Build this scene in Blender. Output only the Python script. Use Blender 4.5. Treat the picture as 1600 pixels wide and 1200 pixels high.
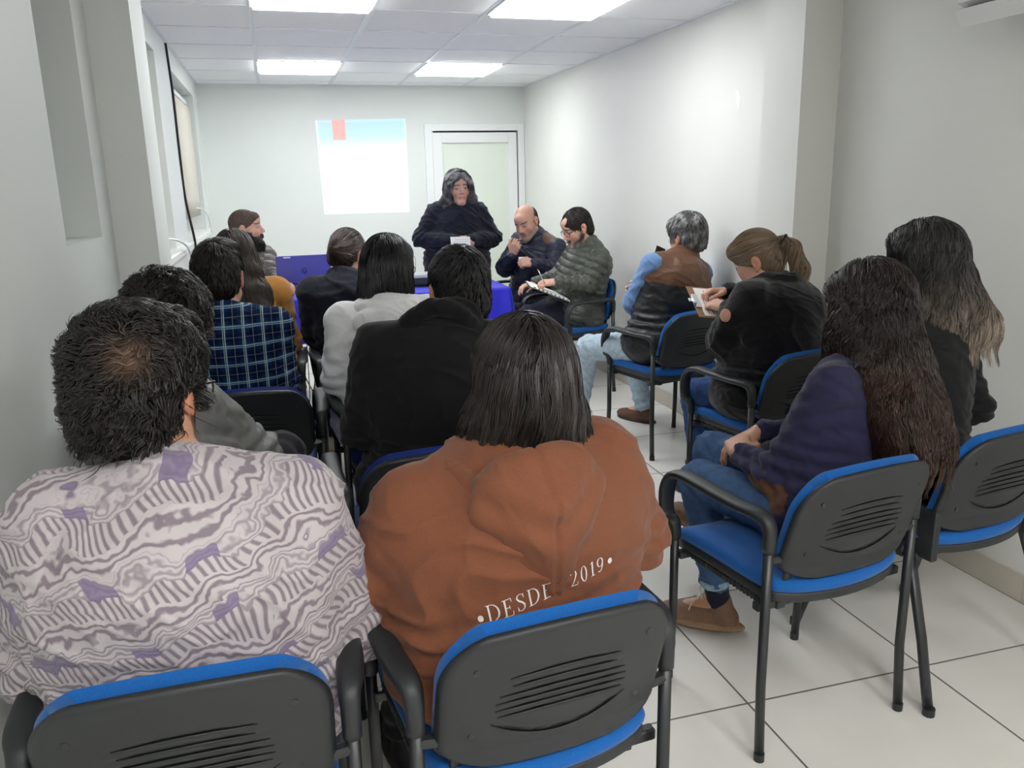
import bpy, bmesh, math, random
import numpy as np
from mathutils import Vector, Matrix
from mathutils.bvhtree import BVHTree
random.seed(7); RNG = np.random.default_rng(11)
for o in list(bpy.data.objects): bpy.data.objects.remove(o)
C = bpy.context.scene.collection
SC = bpy.context.scene
PI = math.pi

# ------------------------------------------------ camera, world, exposure
cam_d = bpy.data.cameras.new('camera'); cam = bpy.data.objects.new('camera', cam_d); C.objects.link(cam)
cam_d.sensor_width = 36; cam_d.sensor_fit = 'HORIZONTAL'; cam_d.lens = 36*1276.9/1600; cam_d.clip_start = .05
_R = [[0.96136, 0.26156, 0.085877], [-0.274455, 0.934965, 0.224754], [-0.021506, -0.239638, 0.970624]]
cam.matrix_world = Matrix(((_R[0][0], _R[0][2], -_R[0][1], 0), (_R[1][0], _R[1][2], -_R[1][1], 0),
                           (_R[2][0], _R[2][2], -_R[2][1], 1.457), (0, 0, 0, 1)))
SC.camera = cam
W = bpy.data.worlds.new('world'); SC.world = W; W.use_nodes = True
W.node_tree.nodes['Background'].inputs[0].default_value = (.80, .86, 1, 1)
W.node_tree.nodes['Background'].inputs[1].default_value = .5
SC.view_settings.view_transform = 'Standard'; SC.view_settings.look = 'None'
SC.view_settings.exposure = 0.5; SC.view_settings.gamma = 1; SC.view_settings.use_curve_mapping = False
PANEL = 12.0        # strength of the ceiling panels

# ------------------------------------------------ room numbers (metres)
XL, XR, YB, YF, ZC = -.56, 2.39, 7.91, -2.2, 2.34

# ------------------------------------------------ materials
MATS = {}
def srgb(r, g, b):
    f = lambda c: (c/255/12.92 if c/255 <= .04045 else ((c/255+.055)/1.055)**2.4)
    return (f(r), f(g), f(b), 1)
def mat(name, col=None, rough=.6, spec=.5, metal=0, noise=0, nscale=40, bump=0, bscale=200, attr=False, sheen=0, sss=0,
        emit=None, estr=0, coat=0, alpha=1, trans=0, bdist=.002, anis=None):
    if name in MATS: return MATS[name]
    m = bpy.data.materials.new(name); m.use_nodes = True; MATS[name] = m
    nt = m.node_tree; N = nt.nodes; L = nt.links; b = N['Principled BSDF']
    b.inputs['Roughness'].default_value = rough; b.inputs['Specular IOR Level'].default_value = spec
    b.inputs['Metallic'].default_value = metal
    b.inputs['Coat Weight'].default_value = coat
    b.inputs['Alpha'].default_value = alpha; b.inputs['Transmission Weight'].default_value = trans
    if sheen: b.inputs['Sheen Weight'].default_value = sheen; b.inputs['Sheen Roughness'].default_value = .5
    if sss:
        b.inputs['Subsurface Weight'].default_value = sss; b.inputs['Subsurface Radius'].default_value = (.012, .004, .002)
        b.inputs['Subsurface Scale'].default_value = 1
    tc = N.new('ShaderNodeTexCoord')
    if attr:
        src = N.new('ShaderNodeVertexColor'); src.layer_name = 'Col'; cs = src.outputs[0]
    else:
        src = N.new('ShaderNodeRGB'); src.outputs[0].default_value = col; cs = src.outputs[0]
    if noise:
        n = N.new('ShaderNodeTexNoise'); n.inputs['Scale'].default_value = nscale; n.inputs['Detail'].default_value = 5
        L.new(tc.outputs['Object'], n.inputs['Vector'])
        mr = N.new('ShaderNodeMapRange'); mr.inputs[1].default_value = .3; mr.inputs[2].default_value = .7
        mr.inputs[3].default_value = 1-noise; mr.inputs[4].default_value = 1+noise
        L.new(n.outputs[0], mr.inputs[0])
        mx = N.new('ShaderNodeMix'); mx.data_type = 'RGBA'; mx.blend_type = 'MULTIPLY'; mx.inputs[0].default_value = 1
        L.new(cs, mx.inputs[6]); L.new(mr.outputs[0], mx.inputs[7]); cs = mx.outputs[2]
    L.new(cs, b.inputs['Base Color'])
    if bump:
        n = N.new('ShaderNodeTexNoise'); n.inputs['Scale'].default_value = bscale; n.inputs['Detail'].default_value = 3
        L.new(tc.outputs['Object'], n.inputs['Vector'])
        bp = N.new('ShaderNodeBump'); bp.inputs['Strength'].default_value = bump; bp.inputs['Distance'].default_value = bdist
        L.new(n.outputs[0], bp.inputs['Height']); L.new(bp.outputs[0], b.inputs['Normal'])
    if emit: b.inputs['Emission Color'].default_value = emit; b.inputs['Emission Strength'].default_value = estr
    return m

m_wall = mat('wall_paint', srgb(228, 232, 229), .55, .3, noise=.012, nscale=3, bump=.15, bscale=60, bdist=.003)
m_wallr = mat('wall_paint_cream', srgb(226, 226, 222), .5, .3, noise=.012, nscale=3, bump=.15, bscale=60, bdist=.003)
m_ceil = mat('ceiling_tile', srgb(248, 249, 251), .9, .1, noise=.03, nscale=160, bump=.25, bscale=220)
m_tee = mat('ceiling_tee', srgb(226, 230, 236), .4, .4)
m_base = mat('tile_skirting', srgb(200, 192, 180), .35, .5, noise=.03, nscale=8)
m_alu = mat('white_aluminium', srgb(236, 238, 238), .35, .5)
m_dark = mat('dark_gap', srgb(60, 62, 62), .7, .2)
m_frost = mat('frosted_glass', srgb(226, 234, 222), .45, .5, noise=.01, nscale=5)
m_lightw = mat('light_panel_warm', (1, 1, 1, 1), .5, emit=(1, .98, .94, 1), estr=PANEL*1.75)
m_light = mat('light_panel', (1, 1, 1, 1), .5, emit=(.97, 1, 1, 1), estr=PANEL)
m_blind = mat('blind_fabric', srgb(206, 202, 190), .8, .2, bump=.3, bscale=300)
m_sill = mat('sill_paint', srgb(232, 232, 228), .4, .4)
m_black = mat('black_plastic', srgb(38, 41, 44), .42, .45, noise=.06, nscale=300, bump=.5, bscale=900, bdist=.0006)
m_tube = mat('black_tube', srgb(36, 38, 41), .33, .5, bump=.2, bscale=600, bdist=.0004)
m_blue = mat('blue_fabric', srgb(26, 92, 166), .9, .15, noise=.13, nscale=420, bump=.5, bscale=900, bdist=.0006, sheen=.15)
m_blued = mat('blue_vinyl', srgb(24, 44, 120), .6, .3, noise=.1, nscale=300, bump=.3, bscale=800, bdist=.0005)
m_white = mat('white_plastic', srgb(235, 236, 236), .4, .5)
m_paper = mat('paper', srgb(238, 238, 236), .8, .2)
m_ink = mat('ink', srgb(70, 72, 78), .8, .2)
m_cable = mat('cable_rubber', srgb(24, 24, 26), .5, .4)
m_skin = mat('skin', rough=.48, spec=.4, attr=True, sss=.12, noise=.05, nscale=90, bump=.15, bscale=350, bdist=.0008)
m_hair = mat('hair_strands', rough=.36, spec=.5, attr=True)
m_hairb = mat('hair_underlayer', rough=.85, spec=.1, attr=True, noise=.3, nscale=90)
m_cloth = mat('woven_cloth', rough=.88, spec=.2, attr=True, noise=.07, nscale=260, bump=.4, bscale=700, bdist=.0006, sheen=.12)
m_fleece = mat('fleece_cloth', rough=.95, spec=.1, attr=True, noise=.14, nscale=170, bump=.9, bscale=260, bdist=.003, sheen=.3)
m_puff = mat('quilted_nylon', rough=.45, spec=.4, attr=True, noise=.06, nscale=60, bump=.2, bscale=120, bdist=.002)
m_denim = mat('denim', rough=.85, spec=.2, attr=True, noise=.16, nscale=45, bump=.4, bscale=900, bdist=.0005)
m_leather = mat('shoe_leather', rough=.6, spec=.3, attr=True, noise=.1, nscale=70, bump=.3, bscale=200, bdist=.001)
m_steel = mat('steel', srgb(200, 202, 205), .25, .5, metal=1)
m_lens = mat('spectacle_lens', srgb(250, 250, 250), .05, .5, trans=1)

def mk_floor():
    m = bpy.data.materials.new('floor_tiles'); m.use_nodes = True; nt = m.node_tree; N = nt.nodes; L = nt.links
    b = N['Principled BSDF']; tc = N.new('ShaderNodeTexCoord'); mp = N.new('ShaderNodeMapping')
    mp.inputs['Location'].default_value = (-(1.178 % .6), -(1.79 % .6), 0)
    L.new(tc.outputs['Object'], mp.inputs['Vector'])
    br = N.new('ShaderNodeTexBrick'); br.offset = 0; br.squash = 1
    br.inputs['Scale'].default_value = 1; br.inputs['Brick Width'].default_value = .6; br.inputs['Row Height'].default_value = .6
    br.inputs['Mortar Size'].default_value = .0035; br.inputs['Mortar Smooth'].default_value = .2
    br.inputs['Color1'].default_value = srgb(228, 225, 220); br.inputs['Color2'].default_value = srgb(223, 220, 215)
    br.inputs['Mortar'].default_value = srgb(112, 110, 108)
    L.new(mp.outputs[0], br.inputs['Vector'])
    n = N.new('ShaderNodeTexNoise'); n.inputs['Scale'].default_value = 2.6; n.inputs['Detail'].default_value = 6
    L.new(tc.outputs['Object'], n.inputs['Vector'])
    mr = N.new('ShaderNodeMapRange'); mr.inputs[1].default_value = .3; mr.inputs[2].default_value = .7
    mr.inputs[3].default_value = .95; mr.inputs[4].default_value = 1.03; L.new(n.outputs[0], mr.inputs[0])
    mx = N.new('ShaderNodeMix'); mx.data_type = 'RGBA'; mx.blend_type = 'MULTIPLY'; mx.inputs[0].default_value = 1
    L.new(br.outputs[0], mx.inputs[6]); L.new(mr.outputs[0], mx.inputs[7]); L.new(mx.outputs[2], b.inputs['Base Color'])
    b.inputs['Roughness'].default_value = .3; b.inputs['Specular IOR Level'].default_value = .45
    bp = N.new('ShaderNodeBump'); bp.inputs['Strength'].default_value = .6; bp.inputs['Distance'].default_value = .002; bp.invert = True
    L.new(br.outputs['Fac'], bp.inputs['Height']); L.new(bp.outputs[0], b.inputs['Normal'])
    return m
m_floor = mk_floor()

# ------------------------------------------------ mesh helpers
def link(name, me, m=None, parent=None, smooth=True):
    o = bpy.data.objects.new(name, me); C.objects.link(o)
    if m is not None:
        for mm in (m if isinstance(m, (list, tuple)) else [m]): me.materials.append(mm)
    if parent is not None: o.parent = parent
    if smooth: me.polygons.foreach_set('use_smooth', np.ones(len(me.polygons), bool))
    return o
def bm_obj(name, bm, m=None, parent=None, smooth=False):
    me = bpy.data.meshes.new(name); bmesh.ops.recalc_face_normals(bm, faces=bm.faces); bm.to_mesh(me); bm.free()
    return link(name, me, m, parent, smooth)
def np_mesh(name, V, F):
    me = bpy.data.meshes.new(name); V = np.asarray(V, np.float32); F = np.asarray(F, np.int32); k = F.shape[1]
    me.vertices.add(len(V)); me.vertices.foreach_set('co', V.ravel())
    me.loops.add(F.size); me.loops.foreach_set('vertex_index', F.ravel())
    me.polygons.add(len(F)); me.polygons.foreach_set('loop_start', np.arange(0, F.size, k, dtype=np.int32))
    me.polygons.foreach_set('loop_total', np.full(len(F), k, np.int32))
    me.update(calc_edges=True); me.validate(); return me
def set_col(me, col):
    a = me.color_attributes.new('Col', 'FLOAT_COLOR', 'POINT'); col = np.asarray(col, np.float32)
    if col.ndim == 1: col = np.tile(col[:3], (len(me.vertices), 1))
    c = np.ones((len(me.vertices), 4), np.float32); c[:, :3] = col[:, :3]; a.data.foreach_set('color', c.ravel())
def tag(o, label=None, cat=None, group=None, kind=None):
    if label: o['label'] = label
    if cat: o['category'] = cat
    if group: o['group'] = group
    if kind: o['kind'] = kind
    return o
def empty(name, loc, rz=0, **k):
    o = bpy.data.objects.new(name, None); C.objects.link(o); o.location = loc; o.rotation_euler = (0, 0, rz); o.empty_display_size = .1
    return tag(o, **k)
def box(bm, x0, x1, y0, y1, z0, z1, bev=0, M=None):
    r = bmesh.ops.create_cube(bm, size=1)
    for v in r['verts']:
        v.co = Vector(((x0+x1)/2+v.co.x*(x1-x0), (y0+y1)/2+v.co.y*(y1-y0), (z0+z1)/2+v.co.z*(z1-z0)))
    if bev:
        es = list({e for v in r['verts'] for e in v.link_edges})
        rr = bmesh.ops.bevel(bm, geom=es, offset=bev, segments=3, affect='EDGES', profile=.5)
        vs = list({v for f in rr['faces'] for v in f.verts} | {v for v in r['verts'] if v.is_valid})
    else: vs = r['verts']
    if M is not None: bmesh.ops.transform(bm, matrix=M, verts=vs)
    return vs
def boxo(name, x0, x1, y0, y1, z0, z1, m, parent=None, bev=0, kind=None):
    bm = bmesh.new(); box(bm, x0, x1, y0, y1, z0, z1, bev); o = bm_obj(name, bm, m, parent)
    if kind: o['kind'] = kind
    return o
def catmull(pts, n=6):
    P = [np.array(p, float) for p in pts]; P = [2*P[0]-P[1]] + P + [2*P[-1]-P[-2]]; out = []
    for i in range(1, len(P)-2):
        for j in range(n):
            t = j/n
            out.append(.5*((2*P[i])+(-P[i-1]+P[i+1])*t+(2*P[i-1]-5*P[i]+4*P[i+1]-P[i+2])*t*t+(-P[i-1]+3*P[i]-3*P[i+1]+P[i+2])*t**3))
    out.append(P[-2]); return np.array(out)
def sweep(bm, pts, w, t=None, up=(1, 0, 0), seg=12, caps=True):
    """sweep an oval section along a path; w half-width along 'up', t half-thickness across"""
    P = np.array(pts, float); n = len(P); t = w if t is None else t
    w = np.broadcast_to(np.asarray(w, float), (n,)); t = np.broadcast_to(np.asarray(t, float), (n,)); rings = []
    U = np.array(up, float)
    for i in range(n):
        T = P[min(i+1, n-1)]-P[max(i-1, 0)]; T /= np.linalg.norm(T)+1e-12
        u = U-T*(U@T)
        if np.linalg.norm(u) < 1e-3: u = np.cross(T, (0, .3, 1))
        u /= np.linalg.norm(u); v = np.cross(T, u)
        if seg > 4 and w[i] != t[i]:
            sg = lambda c, e=.75: math.copysign(abs(c)**e, c)
        else: sg = lambda c, e=1: c
        rings.append([bm.verts.new(P[i]+u*w[i]*sg(math.cos(2*PI*k/seg))+v*t[i]*sg(math.sin(2*PI*k/seg))) for k in range(seg)])
    for a, b in zip(rings[:-1], rings[1:]):
        for k in range(seg): bm.faces.new((a[k], a[(k+1) % seg], b[(k+1) % seg], b[k]))
    if caps: bm.faces.new(rings[0][::-1]); bm.faces.new(rings[-1])
def tube(name, pts, r, m, parent=None, seg=10, up=(1, 0, 0), t=None):
    bm = bmesh.new(); sweep(bm, pts, r, t, up, seg); return bm_obj(name, bm, m, parent, True)

# ------------------------------------------------ signed-distance modelling: one continuous surface from blended shapes
class Vol:
    def __init__(s): s.p = []
    def add(s, fn, lo, hi, k, mode='u'):
        s.p.append((fn, np.array(lo, float), np.array(hi, float), k, mode)); return s
    def cap(s, a, b, ra, rb=None, k=.02, mode='u'):
        a = np.array(a, float); b = np.array(b, float); rb = ra if rb is None else rb; ba = b-a; L2 = max(ba@ba, 1e-9)
        def fn(X, Y, Z):
            x, y, z = X-a[0], Y-a[1], Z-a[2]; t = np.clip((x*ba[0]+y*ba[1]+z*ba[2])/L2, 0, 1)
            return np.sqrt((x-ba[0]*t)**2+(y-ba[1]*t)**2+(z-ba[2]*t)**2)-(ra+(rb-ra)*t)
        return s.add(fn, np.minimum(a-ra, b-rb), np.maximum(a+ra, b+rb), k, mode)
    def ell(s, c, r, M=None, k=.02, mode='u'):
        c = np.array(c, float); r = np.array(r, float); M = np.eye(3) if M is None else np.array(M, float)   # rows = local axes
        def fn(X, Y, Z):
            x, y, z = X-c[0], Y-c[1], Z-c[2]
            a = (M[0, 0]*x+M[0, 1]*y+M[0, 2]*z)/r[0]; b = (M[1, 0]*x+M[1, 1]*y+M[1, 2]*z)/r[1]; d = (M[2, 0]*x+M[2, 1]*y+M[2, 2]*z)/r[2]
            k0 = np.sqrt(a*a+b*b+d*d); k1 = np.sqrt((a/r[0])**2+(b/r[1])**2+(d/r[2])**2)+1e-9
            return k0*(k0-1)/k1
        e = np.sqrt(((M*r[:, None])**2).sum(0)); return s.add(fn, c-e, c+e, k, mode)
    def plane_cut(s, c, n, lo, hi, k=.006):       # removes the side n points to, inside the box lo..hi
        c = np.array(c, float); n = np.array(n, float); n /= np.linalg.norm(n)
        def fn(X, Y, Z):
            d = -((X-c[0])*n[0]+(Y-c[1])*n[1]+(Z-c[2])*n[2])
            q = np.maximum(np.maximum(np.maximum(lo[0]-X, X-hi[0]), np.maximum(lo[1]-Y, Y-hi[1])), np.maximum(lo[2]-Z, Z-hi[2]))
            return np.maximum(d, q)
        return s.add(fn, lo, hi, k, 's')
    def comb(s, D, d, k, mode):
        if mode == 'u':
            h = np.maximum(k-np.abs(D-d), 0)/k; return np.minimum(D, d)-h*h*k*.25
        d = -d; h = np.maximum(k-np.abs(D-d), 0)/k; return np.maximum(D, d)+h*h*k*.25
    def ev(s, P):
        X, Y, Z = P[:, 0], P[:, 1], P[:, 2]; D = np.full(len(P), 1.0)
        for fn, lo, hi, k, mode in s.p: D = s.comb(D, fn(X, Y, Z), k, mode)
        return D
    def grad(s, P, e=.0015):
        g = np.stack([s.ev(P+np.eye(3)[i]*e)-s.ev(P-np.eye(3)[i]*e) for i in range(3)], 1)
        return g/(np.linalg.norm(g, axis=1, keepdims=True)+1e-9)
    def mesh(s, h=.006, smooth=1):
        lo = np.min([p[1] for p in s.p if p[4] == 'u'], 0)-3*h; hi = np.max([p[2] for p in s.p if p[4] == 'u'], 0)+3*h
        n = np.ceil((hi-lo)/h).astype(int)+1; ax = [lo[i]+h*np.arange(n[i]) for i in range(3)]
        D = np.full(n, .2, np.float32)
        for fn, l, u, k, mode in s.p:
            pad = k+4*h; i0 = np.clip(np.floor((l-pad-lo)/h).astype(int), 0, n); i1 = np.clip(np.ceil((u+pad-lo)/h).astype(int)+1, 0, n)
            if (i1 <= i0).any(): continue
            sl = tuple(slice(i0[i], i1[i]) for i in range(3))
            d = fn(ax[0][sl[0]][:, None, None], ax[1][sl[1]][None, :, None], ax[2][sl[2]][None, None, :]).astype(np.float32)
            D[sl] = s.comb(D[sl], d, k, mode)
        return surfnet(D, lo, h, smooth)
def surfnet(D, lo, h, smooth=1):
    S = D < 0; c = np.zeros(tuple(np.array(D.shape)-1), np.int8)
    offs = [(i, j, k) for i in (0, 1) for j in (0, 1) for k in (0, 1)]; nx, ny, nz = c.shape
    for i, j, k in offs: c += S[i:i+nx, j:j+ny, k:k+nz]
    act = (c > 0) & (c < 8); I, J, K = np.nonzero(act); idx = np.full(c.shape, -1, np.int32); idx[act] = np.arange(len(I))
    acc = np.zeros((len(I), 3)); cnt = np.zeros(len(I))
    for a in offs:
        for ax in range(3):
            if a[ax]: continue
            b = list(a); b[ax] = 1
            d0 = D[I+a[0], J+a[1], K+a[2]]; d1 = D[I+b[0], J+b[1], K+b[2]]; m = (d0 < 0) != (d1 < 0)
            t = np.where(m, d0/np.where(m, d0-d1, 1), 0); p = np.tile(np.array(a, float), (len(I), 1)); p[:, ax] = t
            acc += p*m[:, None]; cnt += m
    V = (np.stack([I, J, K], 1)+acc/cnt[:, None])*h+lo; F = []
    for ax in range(3):
        u, v = (ax+1) % 3, (ax+2) % 3; sh = list(S.shape); sh[ax] -= 1
        s0 = S[tuple(slice(0, -1) if i == ax else slice(None) for i in range(3))]; s1 = S[tuple(slice(1, None) if i == ax else slice(None) for i in range(3))]
        g = np.stack(np.nonzero(s0 != s1), 1); g = g[(g[:, u] > 0) & (g[:, v] > 0) & (g[:, u] < S.shape[u]-1) & (g[:, v] < S.shape[v]-1)]
        flip = s0[g[:, 0], g[:, 1], g[:, 2]]
        def at(du, dv):
            q = g.copy(); q[:, u] += du; q[:, v] += dv; return idx[q[:, 0], q[:, 1], q[:, 2]]
        f = np.stack([at(-1, -1), at(0, -1), at(0, 0), at(-1, 0)], 1); f[~flip] = f[~flip][:, ::-1]; F.append(f)
    F = np.concatenate(F)
    for _ in range(smooth):
        a = np.concatenate([F[:, i] for i in range(4)]); b = np.concatenate([F[:, (i+1) % 4] for i in range(4)])
        w = np.bincount(a, minlength=len(V))[:, None]+np.bincount(b, minlength=len(V))[:, None]
        A = np.stack([np.bincount(a, V[b, i], len(V))+np.bincount(b, V[a, i], len(V)) for i in range(3)], 1)/np.maximum(w, 1)
        V = V*.4+A*.6
    return V, F
def normals(V, F):
    n = np.cross(V[F[:, 2]]-V[F[:, 0]], V[F[:, 3]]-V[F[:, 1]]); N = np.zeros_like(V)
    for i in range(4):
        for j in range(3): N[:, j] += np.bincount(F[:, i], n[:, j], len(V))
    return N/(np.linalg.norm(N, axis=1, keepdims=True)+1e-12)
def wav(P, sc, seed, n=4):
    r = np.random.default_rng(seed); w = P*sc
    for _ in range(2): w = w+.7*np.sin(w[:, [1, 2, 0]]*r.uniform(1, 1.9, 3)+r.uniform(0, 6, 3))
    o = 0
    for _ in range(n):
        d = r.normal(size=3); d /= np.linalg.norm(d); o = o+np.sin(w@d*1.5+r.uniform(0, 6))
    return o/n
def folds(P, sc, seed, dirz=1.0):
    """cloth creases: soft ridges with narrow valleys"""
    Q = P*np.array([1, 1, dirz]); Q = Q+np.stack([Q[:, 2]*.35, Q[:, 2]*.2, Q[:, 0]*.3], 1)
    a = wav(Q, sc*1.5, seed, 2); b = wav(Q, sc*3.1, seed+5, 2); m = .5+.5*wav(P, 7, seed+11, 3)
    return ((1-np.abs(a))**2.2*1.25*(.35+m)+(1-np.abs(b))**2.2*.5*(1.3-m))-.25
def volobj(name, vol, h, m, parent, col, disp=None, smooth=2, paint=None, off=None):
    V, F = vol.mesh(h, smooth)
    if disp is not None: V = V+normals(V, F)*disp(V)[:, None]
    c = np.tile(np.array(col[:3], float), (len(V), 1))
    if paint is not None: c = paint(V, c)
    me = np_mesh(name, V if off is None else V-np.array(off), F); set_col(me, c); return link(name, me, m, parent), V, F

# ================================================= the room
def struct(name, bm, m): return tag(bm_obj(name, bm, m), kind='structure')
bm = bmesh.new(); box(bm, XL-.4, XR+.3, YF-.1, YB+.15, -.1, 0); struct('floor', bm, m_floor)
bm = bmesh.new(); box(bm, XL-.4, XR+.3, YF-.1, YB+.15, ZC, ZC+.1); struct('ceiling', bm, m_ceil)
bm = bmesh.new(); box(bm, XR, XR+.15, YF, YB, 0, ZC); struct('wall_right', bm, m_wallr)
bm = bmesh.new(); box(bm, XL-.4, XR+.15, YF-.1, YF, 0, ZC); struct('wall_front', bm, m_wall)
# back wall with the doorway cut out
DX0, DX1, DZ = 1.43, 2.375, 1.985
bm = bmesh.new(); box(bm, XL-.4, DX0, YB, YB+.12, 0, ZC); box(bm, DX1, XR+.15, YB, YB+.12, 0, ZC); box(bm, DX0, DX1, YB, YB+.12, DZ, ZC)
struct('wall_back', bm, m_wall)
# left wall with its three window recesses
REC = [(2.54, 3.04, 1.31, 2.27), (3.72, 5.13, 1.12, 2.2), (5.86, 7.49, 1.12, 2.2)]
bm = bmesh.new(); y = YF
for y0, y1, z0, z1 in REC:
    box(bm, XL-.3, XL, y, y0, 0, ZC); box(bm, XL-.3, XL, y0, y1, 0, z0); box(bm, XL-.3, XL, y0, y1, z1, ZC); y = y1
box(bm, XL-.3, XL, y, YB, 0, ZC); struct('wall_left', bm, m_wall)
bm = bmesh.new(); box(bm, XL, -.418, 3.26, 3.6, 0, ZC); struct('trim_1', bm, m_wall)      # left pilaster
bm = bmesh.new(); box(bm, 2.206, XR, 3.204, 3.498, 0, ZC); struct('trim_2', bm, m_wallr)   # right pillar
# skirting tiles
bm = bmesh.new()
for a, b in ((YF, 3.204), (3.498, YB)):
    yy = a
    while yy < b-.01:
        e = min(yy+.6, b); box(bm, XR-.012, XR, yy+.001, e-.001, 0, .1); yy = e
box(bm, 2.194, 2.206, 3.192, 3.51, 0, .1); box(bm, 2.194, XR, 3.192, 3.204, 0, .1); box(bm, 2.194, XR, 3.498, 3.51, 0, .1)
struct('baseboard_right', bm, m_base)
bm = bmesh.new(); box(bm, XL, XL+.012, YF, 3.26, 0, .1); box(bm, XL, XL+.012, 3.6, YB, 0, .1); box(bm, XL, -.406, 3.248, 3.26, 0, .1)
box(bm, -.418, -.406, 3.26, 3.6, 0, .1); struct('baseboard_left', bm, m_base)
bm = bmesh.new(); box(bm, XL, DX0-.03, YB-.012, YB, 0, .1); struct('baseboard_back', bm, m_base)
# ceiling grid
GX = [-.034+.6085*i for i in range(5)]; GX = [x for x in GX if x < XR]
R1 = 7.642; GY = [R1-.612*i for i in range(17)]
bm = bmesh.new()
for i, x in enumerate(GX): w = .017 if i == 1 else .012; box(bm, x-w, x+w, YF, YB, ZC-.004, ZC+.001)
for yy in GY: box(bm, XL, XR, yy-.006, yy+.006, ZC-.003, ZC+.001)
box(bm, XL, XL+.018, YF, YB, ZC-.008, ZC); box(bm, XR-.018, XR, YF, YB, ZC-.008, ZC); box(bm, XL, XR, YB-.018, YB, ZC-.008, ZC)
struct('trim_3', bm, m_tee)
# ceiling light panels
def light_panel(x0, y0, lab, ml=None):
    e = empty('ceiling_light', (x0+.304, y0+.306, ZC-.004), label=lab, cat='light', group='square light panels in the ceiling grid')
    bm = bmesh.new()
    for a in ((-.300, -.288, -.300, .300), (.288, .300, -.300, .300), (-.288, .288, -.300, -.288), (-.288, .288, .288, .300)): box(bm, *a, -.008, .0)
    bm_obj('light_frame', bm, m_white, e)
    bm = bmesh.new(); box(bm, -.286, .286, -.286, .286, -.022, -.001, .006); bm_obj('diffuser', bm, ml or m_light, e)
light_panel(GX[0], GY[2], 'square lit ceiling panel over the laptop, far left one')
light_panel(GX[2], GY[2], 'square lit ceiling panel in front of the glass door, far right one')
light_panel(GX[0], GY[6], 'square lit ceiling panel cut by the top edge of the photo, left one')
light_panel(GX[2], GY[6], 'square lit ceiling panel cut by the top edge of the photo, right one')
light_panel(GX[0], GY[14], 'square lit ceiling panel behind the camera, left one', m_lightw)
light_panel(GX[2], GY[14], 'square lit ceiling panel behind the camera, right one', m_lightw)
# door
d = empty('door_1', (DX0, YB, 0), kind='structure'); W_, H_ = DX1-DX0, DZ
bm = bmesh.new()
box(bm, -.018, .052, -.02, .08, 0, H_+.018, .003); box(bm, W_-.052, W_+.012, -.02, .08, 0, H_+.018, .003); box(bm, .052, W_-.052, -.02, .08, H_-.045, H_+.018, .003)
bm_obj('door_frame', bm, m_alu, d)
bm = bmesh.new(); box(bm, .08, W_-.05, .06, .075, 0, H_-.04); bm_obj('door_gap', bm, m_dark, d)
bm = bmesh.new(); x0, x1, z1 = .053, W_-.064, H_-.060
box(bm, x0, x0+.095, -.012, .04, .01, z1, .004); box(bm, x1-.085, x1, -.012, .04, .01, z1, .004)
box(bm, x0+.095, x1-.085, -.012, .04, z1-.095, z1, .004); box(bm, x0+.095, x1-.085, -.012, .04, .01, .2, .004)
leaf = bm_obj('door_leaf', bm, m_alu, d)
bm = bmesh.new(); box(bm, x0+.09, x1-.08, .008, .016, .15, z1-.09); bm_obj('glass_panel', bm, m_frost, d)
bm = bmesh.new(); box(bm, x0+.025, x0+.05, -.03, -.012, .93, 1.12, .004)
sweep(bm, [(x0+.038, -.03, 1.04), (x0+.038, -.055, 1.04), (x0+.06, -.06, 1.04), (x0+.15, -.06, 1.04)], .008, seg=8, up=(0, 0, 1)); bm_obj('door_handle', bm, m_steel, d)
# windows, frames and blinds
for i, (y0, y1, z0, z1) in enumerate(REC):
    xb = XL-.24; w = empty('window_%d' % (i+1), (xb, (y0+y1)/2, z0), kind='structure')
    L_, H_ = (y1-y0)/2, z1-z0; bm = bmesh.new()
    box(bm, -.03, .02, -L_, -L_+.04, 0, H_); box(bm, -.03, .02, L_-.04, L_, 0, H_); box(bm, -.03, .02, -L_+.04, L_-.04, 0, .04); box(bm, -.03, .02, -L_+.04, L_-.04, H_-.04, H_)
    if i: box(bm, -.02, .015, -.02, .02, .04, H_-.04)
    bm_obj('window_frame', bm, m_alu, w)
    bm = bmesh.new(); box(bm, -.012, -.008, -L_+.04, L_-.04, .04, H_-.04); bm_obj('window_pane', bm, mat('night_glass', srgb(150, 156, 160), .12, .5), w)
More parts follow.
